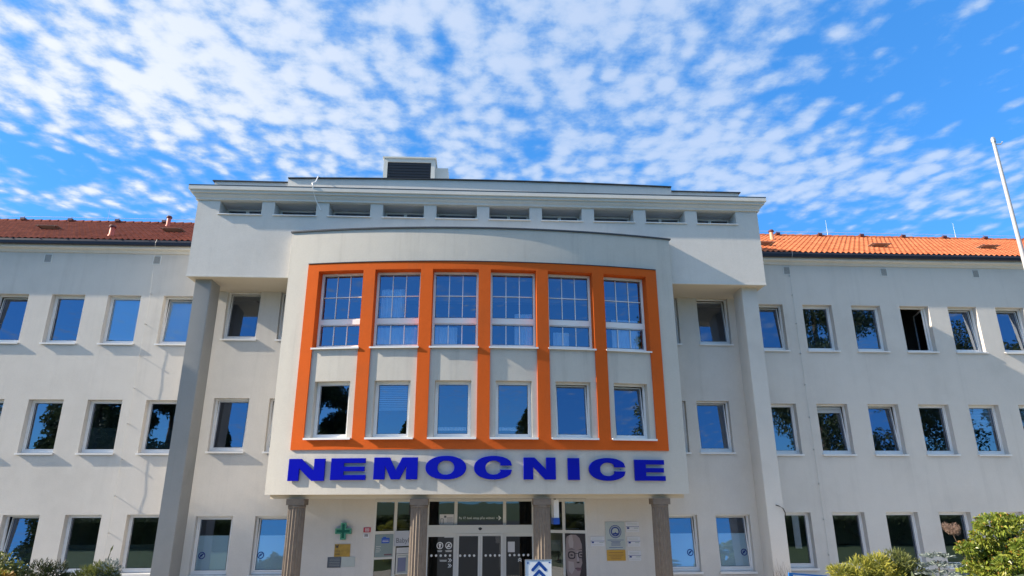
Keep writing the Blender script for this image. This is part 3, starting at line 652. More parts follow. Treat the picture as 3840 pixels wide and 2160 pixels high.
    for dz in (0, .05): g.face([(1.15, .039, .285+dz), (1.206, .039, .33+dz), (1.262, .039, .285+dz), (1.262, .039, .255+dz), (1.206, .039, .30+dz), (1.15, .039, .255+dz)])
    g.build('chevron', 'wtext', D)
    for (x, z, w) in ((-1.276, .585, .16), (-1.006, .585, .21), (-1.16, .31, .24)):
        g = G()
        for q, k in ((.016, 1), (-.002, .8), (-.02, .9)): g.box(x-w*k/2, x+w*k/2, .0385, .0395, z+q-.005, z+q+.005)
        g.build('small_print', 'wtext', D)
    text('Po 17. hod. vstup p\u0159es vr\u00e1tnici', .098, lambda x, y, z: (-.71+x*.93, .04+y, 1.515+z), 'wtext', 'lettering', D)
    g = G(); g.box(.47, .58, .036, .04, 1.538, 1.552); g.face([(.53, .0385, 1.60), (.55, .0385, 1.615), (.625, .0385, 1.545), (.55, .0385, 1.475), (.53, .0385, 1.49), (.585, .0385, 1.545)]); g.build('arrow', 'wtext', D)
    g = G(); g.m = 0; g.box(-1.31, -.867, .030, .036, 1.351, 1.659); g.m = 1; g.box(-1.17, -1.10, .027, .0295, 1.56, 1.62); g.box(-1.28, -1.19, .027, .0295, 1.52, 1.535); g.box(-1.28, -1.262, .027, .0295, 1.38, 1.52); g.box(-1.205, -1.187, .027, .0295, 1.38, 1.52)
    for q in range(5): g.box(-1.08, -.90, .027, .0295, 1.42+.035*q, 1.428+.035*q)
    g.build('notice', ['paper', 'slate'], D)
    g = G(); g.m = 0; g.box(.831, 1.049, .030, .036, .541, .847); g.box(-1.145, -.86, .030, .036, .976, 1.083); g.m = 1
    for q in range(3): g.box(-1.12, -.9, .027, .0295, 1.0+.025*q, 1.006+.025*q)
    g.build('notice', ['paper', 'slate'], D)
    g = G(); g.face([(-1.8, .35, 2.1), (1.8, .35, 2.1), (1.8, 3.5, 2.1), (-1.8, 3.5, 2.1)])
    for q in (-1.15, .95, 1.42): g.box(q-.02, q+.02, .55, .6, GZ, 2.1)
    g.build('inner_vestibule', 'interior', B)
entrance()

# ------------------------------------------------------------------ lettering on the bay
def letters():
    S = thing('lettering_sign', 'big raised glossy blue letters reading NEMOCNICE across the curved bay', 'sign', bay(0, 2.6, -.03))
    def put(draw, x0, x1, z0, z1):
        c = (x0+x1)/2; a = math.asin(c/RB); ca, sa = math.cos(a), math.sin(a); o = bay(c, 0, -.085); w = x1-x0; h = z1-z0
        T = lambda u, v, ww: (o[0]+(u-.5)*w*ca-v*sa, o[1]+(u-.5)*w*sa+v*ca, z0+ww*h)
        g = G(); draw(g, T)
        for q in (.15, .85): g.tube([T(q, .06, .5), T(q, .086, .5)], .012, 6)
        o = g.build('letter', 'blue', S, merge=True)
        bv = o.modifiers.new('edge', 'BEVEL'); bv.width = .006; bv.segments = 2; bv.limit_method = 'ANGLE'; bv.angle_limit = math.radians(50)
    D = .06
    def Nn(g, T): g.prism([(0, 0), (.30, 0), (.30, .56), (.66, 0), (1, 0), (1, 1), (.70, 1), (.70, .46), (.34, 1), (0, 1)], 0, D, T)
    def E(g, T): g.prism([(0, 0), (1, 0), (1, .23), (.37, .23), (.37, .395), (.96, .395), (.96, .61), (.37, .61), (.37, .77), (.98, .77), (.98, 1), (0, 1)], 0, D, T)
    def Mm(g, T): g.prism([(0, 0), (.26, 0), (.26, .60), (.40, 0), (.60, 0), (.74, .60), (.74, 0), (1, 0), (1, 1), (.64, 1), (.5, .42), (.36, 1), (0, 1)], 0, D, T)
    def I(g, T): g.prism([(0, 0), (1, 0), (1, 1), (0, 1)], 0, D, T)
    def Oo(g, T, gap=0.0):
        n = 48; e = 2.15
        def sp(t, a, b):
            c, s = math.cos(t), math.sin(t); return (.5+a*math.copysign(abs(c)**(2/e), c), .5+b*math.copysign(abs(s)**(2/e), s))
        P = []; Q = []
        for k in range(n+1):
            t = (gap+(2*math.pi-2*gap)*k/n) if gap else 2*math.pi*k/n
            o = sp(t, .5, .5); i = sp(t, .205, .29)
            if gap and k in (0, n): o = (.97, .5+(.085 if k == 0 else -.085)); i = (.66, .5+(.085 if k == 0 else -.085))
            P.append(o); Q.append(i)
        for k in range(n):
            a, b, c, d = P[k], P[k+1], Q[k+1], Q[k]
            g.face([T(a[0], 0, a[1]), T(b[0], 0, b[1]), T(c[0], 0, c[1]), T(d[0], 0, d[1])]); g.face([T(d[0], D, d[1]), T(c[0], D, c[1]), T(b[0], D, b[1]), T(a[0], D, a[1])])
            g.face([T(a[0], 0, a[1]), T(a[0], D, a[1]), T(b[0], D, b[1]), T(b[0], 0, b[1])]); g.face([T(c[0], 0, c[1]), T(c[0], D, c[1]), T(d[0], D, d[1]), T(d[0], 0, d[1])])
        if gap:
            for k in (0, n): a, d = P[k], Q[k]; g.face([T(a[0], 0, a[1]), T(a[0], D, a[1]), T(d[0], D, d[1]), T(d[0], 0, d[1])])
    def Cc(g, T): Oo(g, T, math.radians(24))
    o = -.04
    for dr, a, b, z0, z1 in ((Nn, -5.252, -4.212, 2.59, 3.18), (E, -4.058, -3.078, 2.61, 3.185), (Mm, -2.874, -1.673, 2.62, 3.20), (Oo, -1.468, -.359, 2.615, 3.24), (Cc, -.155, .917, 2.615, 3.24),
                             (Nn, 1.198, 2.09, 2.615, 3.20), (I, 2.423, 2.757, 2.605, 3.19), (Cc, 3.013, 4.106, 2.585, 3.20), (E, 4.328, 5.25, 2.59, 3.16)):
        put(dr, a+o, b+o, z0, z1)
letters()

# ------------------------------------------------------------------ fixtures on walls and roof
def fixtures():
    # air conditioner on the flat roof behind the parapet
    U = thing('air_conditioner', 'grey rooftop ventilation unit with black open front on the flat roof', 'ventilation unit', (-2.5, 1.0, 12.0))
    x0, x1, z0, z1 = -3.92, -1.95, 12.3, 14.70; y0 = 1.0
    g = G(); ring(g, x0, x1, z0, z1, .15, y0, y0+.12, lambda a, b, c: (a, b, c), .3); g.box(x0, x1, y0+.12, y0+2.0, z0, z1); g.build('casing', 'unit', U)
    g = G(); g.box(x0+.15, x1-.15, y0+.04, y0+.118, z0+.3, z1-.15)
    for q in range(16): g.box(x0+.16, x1-.16, y0+.02, y0+.04, z0+.32+.12*q, z0+.335+.12*q)
    g.build('grille', 'black', U)
    g = G(); g.box(x0-.04, x1+.05, y0-.06, y0+2.04, z1+.002, z1+.05); g.build('lid', 'unit', U)
    g = G(); g.box(x1+.002, x1+.5, y0+.3, y0+1.7, z0, z1-.22)
    for q in range(9): g.box(x1+.5, x1+.515, y0+.35, y0+1.65, z1-.4-.2*q, z1-.36-.2*q)
    g.build('side_cabinet', 'unit', U)
    g = G(); g.box(x0, x0+.15, y0, y0+1.9, 11.6, z0-.002); g.box(x1-.15, x1, y0, y0+1.9, 11.6, z0-.002); g.build('feet', 'steel', U)
    # lightning conductors down the wings
    for x, zs, lab in ((-11.27, [8.75, 7.69, 6.617, 5.547, 4.419, 3.329, 2.227, 1.158, .05], 'thin lightning conductor wire with wall pegs on the sunlit left wing'), (11.02, [9.768, 9.041, 7.988, 6.912, 5.823, 4.723, 3.656, 2.57, 1.473, .406], 'thin lightning conductor wire with wall pegs on the shaded right wing')):
        Lc = thing('lightning_conductor', lab, 'lightning conductor', (x, 0, GZ), 'lightning conductors on the facade')
        off = .09 if x < 0 else .05
        g = G(); pts = [(x+.05, -.36, 10.6), (x+.03, -.40, 10.45), (x, -.22, 10.1)]
        for k, z in enumerate(zs): pts.append((x, -off-.002*(k % 2), z)); 
        pts2 = []
        for a, b in zip(pts[2:], pts[3:]): pts2 += [a, (a[0]+.008*random.uniform(-1, 1), (a[1]+b[1])/2-.012*random.random(), (a[2]+b[2])/2)]
        g.tube(pts[:2]+pts2+[pts[-1], (x, -off, GZ)], .0055, 6); g.build('wire', 'wire', Lc)
        for z in zs: g = G(); g.tube([(x, .004, z), (x, -off-.008, z)], .011, 6); g.tube([(x, -off-.01, z-.02), (x, -off-.01, z+.02)], .016, 6); g.build('peg', 'steel', Lc)
    Lc = thing('lightning_conductor', 'white cable hanging over the cornice of the attic between two slots', 'lightning conductor', (-5.5, -2.4, 11.0), 'lightning conductors on the facade')
    g = G(); g.tube([(-5.56, -1.7, 12.4), (-5.56, -2.0, 12.3), (-5.57, -2.2, 12.0), (-5.56, -2.60, 11.75), (-5.54, -2.62, 11.66), (-5.50, -2.52, 11.42), (-5.43, -2.41, 11.2), (-5.36, -2.36, 11.08), (-5.28, -2.345, 10.92)], .019, 6); g.build('cable', 'white', Lc)
    # lightning rods on the ridges
    for x, y, z, h, lab in ((16.3, 6.05, 13.8, .95, 'slim lightning rod standing on the orange ridge left of the flagpole'), (22.6, 6.05, 13.8, .95, 'slim lightning rod on the orange ridge beside the flagpole'), (-16.8, 6.05, 13.8, .8, 'slim lightning rod standing on the dark red roof ridge')):
        g = G(); g.tube([(x, y, z), (x, y, z+.3), (x, y, z+h)], [.014, .007, .003], 6); single(g, 'lightning_rod', 'wire', lab, 'lightning rod', (x, y, z), 'rods on the roof ridges')
    # small hooked cable at the right pier
    g = G(); g.tube([(8.60, -2.05, 1.93), (8.68, -2.09, 1.90), (8.78, -2.10, 1.84), (8.85, -2.06, 1.72), (8.86, -2.02, 1.60)], .014, 6); single(g, 'loose_cable', 'gasket', 'short loose dark cable bent round the right hand pier', 'cable', (8.7, -2.05, 1.6))
fixtures()

# ------------------------------------------------------------------ plates, posters and signs at the entrance
def plates():
    y = YW-.02
    def plate(x0, x1, z0, z1, mat, label, name='wall_plate', cat='plate', extra=None, group=None, mats=()):
        g = G(); g.m = 0; g.box(x0, x1, y, YW-.001, z0, z1)
        if extra: extra(g)
        return single(g, name, [mat]+list(mats), label, cat, ((x0+x1)/2, YW, z0), group)
    # pharmacy cross
    cx, cz, a, b = -4.095, 1.215, .075, .235
    P = [(-a, -b), (a, -b), (a, -a), (b, -a), (b, a), (a, a), (a, b), (-a, b), (-a, a), (-b, a), (-b, -a), (-a, -a)]
    X = thing('pharmacy_cross', 'green illuminated style pharmacy cross on the entrance wall', 'sign', (cx, YW, cz))
    g = G(); g.prism([(cx+p, cz+q) for p, q in P], YW-.12, YW-.03); g.box(cx-.05, cx+.05, YW-.03, YW-.001, cz-.1, cz+.1); g.build('case', 'green', X)
    g = G()
    for s in (1.0, .72):
        Q = [(p*s, q*s) if s == 1 else (math.copysign(abs(p)-.025, p), math.copysign(abs(q)-.025, q)) for p, q in P]
        for k in range(len(Q)): p, q = Q[k], Q[(k+1) % len(Q)]; g.tube([(cx+p[0]*.98, YW-.124, cz+p[1]*.98), (cx+q[0]*.98, YW-.124, cz+q[1]*.98)], .006, 5)
    g.build('tube', 'mint', X)
    def rx(g):
        g.m = 1; ring(g, -3.47, -3.35, 1.205, 1.285, .012, y-.003, y-.0005, lambda a, b, c: (a, b, c)); g.box(-3.445, -3.375, y-.003, y-.0005, 1.235, 1.255)
    plate(-3.518, -3.306, 1.176, 1.313, 'red', 'small red number plate next to the left glazing', extra=rx, mats=['paper'])
    def wx(g):
        g.m = 1
        for q in (-3.465, -3.43, -3.395): g.box(q-.010, q+.010, y-.003, y-.0005, 1.05, 1.115); g.box(q-.018, q+.018, y-.003, y-.0005, 1.105, 1.118)
    plate(-3.511, -3.345, 1.019, 1.141, 'paper', 'small white number plate right below the red one', extra=wx, mats=['ink'])
    def gx(g):
        g.m = 1; x0, z0, z1 = -4.31, .745, .835
        W = [(0, 1), (.2, 1), (.3, .4), (.42, .9), (.58, .9), (.7, .4), (.8, 1), (1, 1), (.82, 0), (.62, 0), (.5, .5), (.38, 0), (.18, 0)]
        g.face([(x0+.10*p, y-.003, z0+(z1-z0)*q) for p, q in W])
        for q in range(4): g.box(-4.30, -4.16, y-.003, y-.0005, .56+.04*q, .572+.04*q)
    plate(-4.331, -3.873, .508, .853, 'gold', 'golden picture plate marked with a black W', extra=gx, mats=['ink'])
    def dx(g):
        g.m = 1
        for q in range(5): g.box(-4.45, -4.15, y-.003, y-.0005, .26+.045*q, .266+.045*q)
    plate(-4.508, -4.118, .208, .496, 'slate', 'dark slate plate under the golden picture plate', extra=dx, mats=['grey_plate'])
    plate(-4.105, -3.715, .228, .503, 'grey_plate', 'pale blank plate right of the dark slate plate')
    # right of the door
    def main(g):
        c = (4.06, 1.165); g.m = 1
        for r, s in ((.185, .168), (.135, .10)): disc(g, c[0], c[1], r, y-.003, r0=s, seg=32)
        g.face([(c[0]-.09, y-.003, c[1]-.085), (c[0]+.09, y-.003, c[1]-.085), (c[0]+.07, y-.003, c[1]-.04), (c[0]+.02, y-.003, c[1]-.04), (c[0], y-.003, c[1]), (c[0]-.02, y-.003, c[1]-.04), (c[0]-.07, y-.003, c[1]-.04)])
        for k in range(26):
            t = 2*math.pi*k/26; g.box(c[0]+.152*math.cos(t)-.006, c[0]+.152*math.cos(t)+.006, y-.003, y-.0005, c[1]+.152*math.sin(t)-.008, c[1]+.152*math.sin(t)+.008)
        for z, w in ((.925, .5), (.885, .3), (.85, .26), (.815, .3), (.78, .28), (.715, .42)): g.box(4.06-w/2, 4.06+w/2, y-.003, y-.0005, z-.006, z+.006)
    plate(3.76, 4.354, .664, 1.44, 'grey_plate', 'large grey plaque with a round blue emblem', 'plaque', 'plaque', main, mats=['navy'])
    def yx(g):
        g.m = 1
        for z, w in ((.57, .44), (.50, .46), (.45, .34), (.40, .30)): g.box(4.05-w/2, 4.05+w/2, y-.003, y-.0005, z-.007, z+.007)
    plate(3.775, 4.342, .344, .647, 'ochre', 'ochre plaque hanging below the grey emblem plaque', 'plaque', 'plaque', yx, mats=[plain('brown_print', (.22, .10, .03), .5)])
    for (a, b, c, d, lab) in ((4.397, 4.80, 1.145, 1.437, 'white project board with blue line, topmost of the three right of the emblem'), (4.42, 4.808, .737, 1.018, 'white project board with blue line, middle one right of the emblem'), (4.428, 4.814, .341, .617, 'white project board with blue line beside the ochre plaque'), (3.298, 3.717, .755, 1.024, 'white project board with blue line left of the emblem plaque')):
        def px(g, a=a, b=b, c=c, d=d):
            g.m = 1; h = d-c; g.box(a, b, y-.003, y-.0005, c+h*.52, c+h*.56); g.box(a+.03, a+.10, y-.003, y-.0005, c+h*.32, c+h*.48); g.m = 2
            for q in range(2): g.box(a+.04, b-.06, y-.003, y-.0005, c+h*(.70+.13*q), c+h*(.74+.13*q))
            g.box(b-.16, b-.03, y-.003, y-.0005, c+h*.34, c+h*.44); g.box(a+.04, b-.05, y-.003, y-.0005, c+h*.14, c+h*.17)
        plate(a, b, c, d, 'paper', lab, 'project_board', 'plaque', px, 'white project boards by the entrance', ['navy', 'grey_plate'])
    # posters fixed to the canted glazing
    T, Ln = canted('L')
    g = G(); g.m = 0; g.box(.07, .63, -.012, -.002, .478, 1.105, T); g.m = 1; g.box(.26, .51, -.015, -.0125, .86, 1.01, T); g.box(.30, .40, -.015, -.0125, 1.01, 1.04, T); g.m = 2; g.box(.29, .48, -.017, -.0155, .90, .915, T); g.box(.29, .48, -.017, -.0155, .94, .95, T)
    for q in range(4): g.box(.10, .10+.12+.03*(q % 2), -.015, -.0125, .62+.05*q, .632+.05*q, T)
    g.m = 3; g.box(.36, .60, -.015, -.0125, .52, .56, T)
    p = T(.35, 0, .48); single(g, 'glass_poster', [plain('poster_grey_blue', (.22, .29, .30), .4), 'sky_print', 'paper', 'lip'], 'grey blue poster with a blue badge on the left side glazing', 'poster', p)
    Bx = thing('baby_box', 'white panel lettered BabyBox above a hatch, half behind the column', 'baby box', T(1.0, 0, -.05))
    g = G(); g.box(.665, 1.55, -.04, -.004, .763, 1.195, T); g.build('sign_panel', plain('panel_white', (.48, .51, .58), .4, var=.03), Bx)
    text('BabyBox', .20, lambda x, yy, z: T(.70+x*1.0, -.042+yy, .86+z), plain('grey_lettering', (.10, .105, .13), .5), 'lettering', Bx)
    g = G(); g.m = 0; g.box(.745, 1.45, -.03, -.004, .557, .72, T); g.m = 1
    for q in range(4): g.box(.80, 1.3, -.034, -.0305, .59+.03*q, .597+.03*q, T)
    g.build('notice', ['paper', 'grey_plate'], Bx)
    g = G(); ring(g, .745, 1.40, -.02, .545, .035, -.05, -.004, T); g.m = 1; g.box(.78, 1.365, -.02, -.004, .015, .51, T); g.m = 2; g.box(.80, 1.06, -.028, -.0205, .05, .44, T); g.m = 0; g.box(.80, 1.06, -.035, -.0205, .44, .48, T); g.box(1.15, 1.20, -.04, -.0205, .36, .44, T)
    g.build('hatch', ['alu', 'grey_plate', plain('hatch_glass', (.16, .19, .32), .2)], Bx)
    # portrait poster on the right glazing
    T, Ln = canted('R'); x1 = .72; x0 = .06
    mat = lambda u: x1-(x1-x0)*u                           # u from the left edge of the poster as seen
    g = G()
    def blob(pts, yy, m): g.m = m; g.face([T(mat(u), yy, w) for u, w in pts])
    g.m = 0; g.box(x0, x1, -.010, -.002, GZ+.2, 1.105, T)
    face = [(.06, .95), (.10, 1.02), (.30, 1.075), (.55, 1.07), (.72, .98), (.82, .80), (.83, .55), (.80, .40), (.82, .28), (.76, .17), (.72, .02), (.66, -.12), (.55, -.28), (.42, -.36), (.22, -.30), (.10, -.15), (.03, .10), (.02, .5)]
    blob(face, -.012, 1)
    blob([(.20, 1.05), (.36, 1.06), (.42, .85), (.40, .70), (.22, .70), (.16, .85)], -.014, 2)
    blob([(.14, .32), (.40, .30), (.44, .10), (.30, -.05), (.14, .05)], -.014, 2); blob([(.56, .60), (.62, .60), (.66, .33), (.58, .31)], -.014, 2)
    blob([(.54, .31), (.70, .31), (.67, .27), (.57, .27)], -.015, 3)
    blob([(.46, .13), (.60, .155), (.66, .145), (.74, .155), (.79, .12), (.70, .06), (.58, .055)], -.015, 4); blob([(.46, .125), (.79, .12), (.79, .11), (.46, .113)], -.016, 0)
    for (u0, u1, z0, z1) in ((.13, .50, .38, .60), (.62, .95, .41, .60)):
        cx, cz, rx_, rz_ = (u0+u1)/2, (z0+z1)/2, (u1-u0)/2, (z1-z0)/2; n = 20
        for k in range(n):
            a, b = 2*math.pi*k/n, 2*math.pi*(k+1)/n; sq = lambda t: (math.copysign(abs(math.cos(t))**.7, math.cos(t)), math.copysign(abs(math.sin(t))**.7, math.sin(t)))
            A, Bq = sq(a), sq(b); blob([(cx+rx_*A[0], cz+rz_*A[1]), (cx+rx_*Bq[0], cz+rz_*Bq[1]), (cx+rx_*.70*Bq[0], cz+rz_*.68*Bq[1]), (cx+rx_*.70*A[0], cz+rz_*.68*A[1])], -.017, 0)
        blob([(cx-.10, cz), (cx, cz+.03), (cx+.09, cz), (cx, cz-.025)], -.015, 3); blob([(u0-.01, z1+.04), (cx, z1+.075), (u1, z1+.04), (cx, z1+.055)], -.015, 3)
    blob([(.49, .55), (.63, .555), (.63, .535), (.49, .53)], -.017, 0)
    single(g, 'portrait_poster', ['hair', 'skin', 'skin2', 'hair', 'lip'], 'dark portrait poster of a woman wearing black glasses behind the right glazing', 'poster', T(.4, 0, GZ+.2))
    # cash machine behind the glass next to it
    A = thing('cash_machine', 'beige cash machine standing behind the right side glazing', 'cash machine', T(1.2, .15, GZ))
    g = G(); g.box(.83, 1.50, .06, .5, GZ, 1.09, T); g.build('cabinet', plain('beige_case', (.34, .30, .22), .5), A)
    g = G(); g.box(.90, 1.46, .045, .058, .60, .90, T); g.build('panel', 'grey_plate', A)
    text('BANKOMAT', .085, lambda x, yy, z: T(1.40-x*1.0, .043+yy, .78+z), 'paper', 'lettering', A)
    g = G(); g.box(.90, 1.42, .04, .058, .06, .58, T); g.build('screen', plain('dark_screen', (.02, .03, .05), .15), A)
    # box sign hanging from the soffit
    Hs = thing('hanging_sign', 'white box sign with blue foot hanging beside the third column', 'sign', (2.09, -2.0, 1.43))
    g = G(); g.box(2.02, 2.165, -2.35, -1.75, 1.60, 2.09); g.build('panel', 'signwhite', Hs); g = G(); g.box(2.005, 2.175, -2.37, -1.73, 1.43, 1.598); g.build('foot_panel', 'sky_print', Hs)
    g = G(); g.tube([(2.09, -2.2, 2.09), (2.09, -2.2, 2.24)], .015, 6); g.tube([(2.09, -1.9, 2.09), (2.09, -1.9, 2.24)], .015, 6); g.build('bracket', 'black', Hs)
plates()

# ------------------------------------------------------------------ ground
def ground_z(y): return GZ if y > -6 else GZ+min(1.62, (-6-y)*.116)
def ground():
    g = G(); ys = [60, 14, 0, -3, -6, -8, -10, -12, -15, -20, -30, -60, -300]; xs = [-300, -60, -30, -15, -8, 0, 8, 15, 30, 60, 300]
    ys = [300]+ys
    for a, b in zip(ys, ys[1:]):
        for c, d in zip(xs, xs[1:]): g.face([(c, b, ground_z(b)), (d, b, ground_z(b)), (d, a, ground_z(a)), (c, a, ground_z(a))])
    structure(g.build('ground', 'grass', None, merge=True))
    def sheet(name, mat, x0, x1, y0, y1, dz=.004):
        g = G(); ys = sorted([y0, y1]+[y for y in (-6, -8, -10, -12, -15, -19.96, -30) if y1 < y < y0], reverse=True)
        for a, b in zip(ys, ys[1:]): g.face([(x0, b, ground_z(b)+dz), (x1, b, ground_z(b)+dz), (x1, a, ground_z(a)+dz), (x0, a, ground_z(a)+dz)])
        structure(g.build(name, mat, None))
    sheet('pavement', 'paving', -34, 34, -.03, -7.8)
    sheet('path', 'asphalt', -3.4, 3.4, -7.8, -17.5)
    sheet('forecourt', 'asphalt', -40, 40, -17.5, -34)
ground()

# ------------------------------------------------------------------ pole, arrow sign, blue board
def street():
    F = thing('flagpole', 'tall white painted flagpole without a flag at the right edge', 'flagpole', (11.72, -9.0, ground_z(-9)))
    g = G(); g.tube([(11.72, -9.0, ground_z(-9)), (11.72, -9.0, 4.0), (11.72, -9.0, 10.0)], [.066, .054, .036], 20); g.build('pole', 'pole', F, merge=True, smooth=True)
    g = G(); g.lathe([(.046, 9.98), (.05, 10.0), (.05, 10.08), (.03, 10.12)], (11.72, -9, 0), 16); g.build('truck', 'steel', F)
    g = G(); g.tube([(11.75, -9.02, 9.93), (11.84, -9.05, 9.92), (11.89, -9.05, 9.98)], .014, 6); g.build('pulley_arm', 'pole', F)
    y = -9.0; gz = ground_z(y)
    A = thing('arrow_sign', 'white post mounted sign panel with blue upward chevrons in front of the door', 'sign', (.95, y, gz))
    def rr(x0, x1, z0, z1, r=.03):
        P = []
        for cx, cz, a0 in ((x1-r, z1-r, 0), (x0+r, z1-r, 90), (x0+r, z0+r, 180), (x1-r, z0+r, 270)):
            for k in range(5): t = math.radians(a0+22.5*k); P.append((cx+r*math.cos(t), cz+r*math.sin(t)))
        return P
    g = G(); g.prism(rr(.712, 1.190, .28, 1.049), y, y+.02); g.build('panel', 'signwhite', A)
    g = G(); ring(g, .706, 1.196, .274, 1.055, .012, y-.006, y+.024, lambda a, b, c: (a, b, c)); g.build('frame', 'steel', A)
    g = G()
    for dz in (0, -.136, -.272):
        a = Vector((.962, 0, 1.0+dz)); L, R_ = Vector((.845, 0, .882+dz)), Vector((1.079, 0, .882+dz)); w = .026
        for q in (L, R_):
            d = (q-a).normalized(); n = Vector((d.z, 0, -d.x)); pts = [a+n*w, a-n*w, q-n*w, q+n*w]; g.face([(p.x, y-.003-(.001 if q is L else 0), p.z) for p in pts]); disc(g, q.x, q.z, w, y-.0025, seg=14)
        disc(g, a.x, a.z, w, y-.0025, seg=14)
    for x, z, w, h in ((.745, .985, .03, .012), (.745, 1.005, .03, .012), (1.14, .995, .03, .02)): g.box(x, x+w, y-.003, y-.001, z, z+h)
    g.build('chevrons', 'signblue', A)
    g = G(); g.tube([(.95, y+.05, gz), (.95, y+.05, .95)], .03, 12); g.build('post', 'steel', A)
    y = -6.0; gz = ground_z(y)
    Bd = thing('notice_board', 'low blue notice board with white lines by the right wing', 'notice board', (7.35, y, gz))
    def T(u, v, w): return (6.95+u, y+v+u*.12, w-u*.085)
    g = G(); g.box(0, .95, 0, .04, -.35, .50, T); g.build('panel', 'boardblue', Bd)
    g = G()
    for q in range(5): g.box(.10, .10+.5+.2*((q*7) % 3)/2, -.004, -.001, .44-.06*q, .462-.06*q, T)
    g.build('lettering', 'paper', Bd)
    for u in (.05, .9): g = G(); g.box(u-.03, u+.03, .042, .10, gz, .46, T); g.build('post', 'navy', Bd)
street()

# ------------------------------------------------------------------ plants
def leaves(c, n_, size, aspect, out, droop=0.0, fold=.25):
    """c: (N,3) centres, n_: (N,3) leaf directions; returns verts, faces of folded diamond leaves"""
    N_ = len(c); d = n_/np.maximum(np.linalg.norm(n_, axis=1, keepdims=True), 1e-6)
    r = rng.normal(size=(N_, 3)); s = np.cross(d, r); s /= np.maximum(np.linalg.norm(s, axis=1, keepdims=True), 1e-6); up = np.cross(s, d)
    L = size*(.6+.8*rng.random((N_, 1))); W = L*aspect
    base = c-d*L*.5; tip = c+d*L*.5-np.array([0, 0, 1])*L*droop; a = c+s*W*.5+up*W*fold; b = c-s*W*.5+up*W*fold
    V = np.stack([base, a, tip, b], 1).reshape(-1, 3); F = np.arange(N_*4).reshape(-1, 4); return V, F
def mesh_obj(name, V, F, mats, parent, mi=None):
    me = bpy.data.meshes.new(name); me.from_pydata(V.tolist(), [], F.tolist()); 
    for m in (mats if isinstance(mats, list) else [mats]): me.materials.append(m)
    if mi is not None: me.polygons.foreach_set('material_index', mi)
    o = bpy.data.objects.new(name, me); C.objects.link(o); o.parent = parent; return o
def clumps_to_leaves(cl, n, size, aspect, spread=.35, upbias=.3, droop=0.0, shell=.55):
    """cl: list of (x,y,z,rx,ry,rz) relative to the plant's base"""
    cl = np.array(cl); vol = cl[:, 3]*cl[:, 4]+cl[:, 4]*cl[:, 5]; k = rng.choice(len(cl), n, p=vol/vol.sum())
    u = rng.normal(size=(n, 3)); u /= np.linalg.norm(u, axis=1, keepdims=True); r = shell+(1-shell)*rng.random((n, 1))**.6
    wob = 1+.13*np.sin(u[:, :1]*9+k[:, None])*np.cos(u[:, 2:]*8+k[:, None]*2.1)
    c = cl[k, :3]+u*cl[k, 3:]*r*wob
    d = u+rng.normal(size=(n, 3))*spread+np.array([0, 0, upbias])
    return leaves(c, d, size, aspect, u, droop)
LEAF = dict(
    laurel=leaf('laurel_leaf', [(.05, .09, .014), (.14, .20, .028), (.27, .32, .05), (.34, .32, .06)], .3, .35),
    gold=leaf('golden_conifer', [(.09, .11, .02), (.22, .24, .04), (.36, .35, .06), (.46, .38, .04)], .25),
    olive=leaf('olive_conifer', [(.06, .08, .02), (.125, .15, .04), (.22, .24, .07)], .25),
    dark=leaf('dark_shrub', [(.012, .02, .008), (.03, .045, .014), (.06, .075, .02)], .2),
    spruce=leaf('blue_spruce', [(.07, .10, .10), (.16, .20, .19), (.34, .39, .37)], .15),
    red=leaf('red_flower', [(.30, .04, .06), (.55, .12, .14), (.62, .30, .28)], .3), dry=leaf('dry_plume', [(.28, .19, .15), (.40, .29, .24), (.20, .12, .09)], .4),
    tree=leaf('tree_leaf', [(.02, .035, .014), (.055, .08, .028), (.11, .15, .045)], .3), autumn=leaf('hedge_tip', [(.30, .12, .02), (.35, .20, .03), (.16, .15, .03)], .3))
def plant(name, label, cat, loc, crown, stems, group=None, flat_mat='bark'):
    P = thing(name, label, cat, loc, group)
    for nm, V, F, m in crown: mesh_obj(nm, V, F, m, P)
    g = G()
    for pts, r in stems: g.tube([(loc[0]+p[0], loc[1]+p[1], loc[2]+p[2]) for p in pts], r, 7)
    g.build('stem', flat_mat, P); return P
def rand_clumps(n, box, rad, seed):
    q = np.random.default_rng(seed); out = []
    for _ in range(n):
        x, y = q.uniform(-1, 1), q.uniform(-1, 1); z = q.uniform(0, 1); s = q.uniform(.7, 1.25); k = math.sqrt(max(.05, 1-.55*z*z))
        out.append((x*box[0]*k, y*box[1]*k, box[2]+z*box[3], rad*s, rad*s, rad*s*.7))
    return out
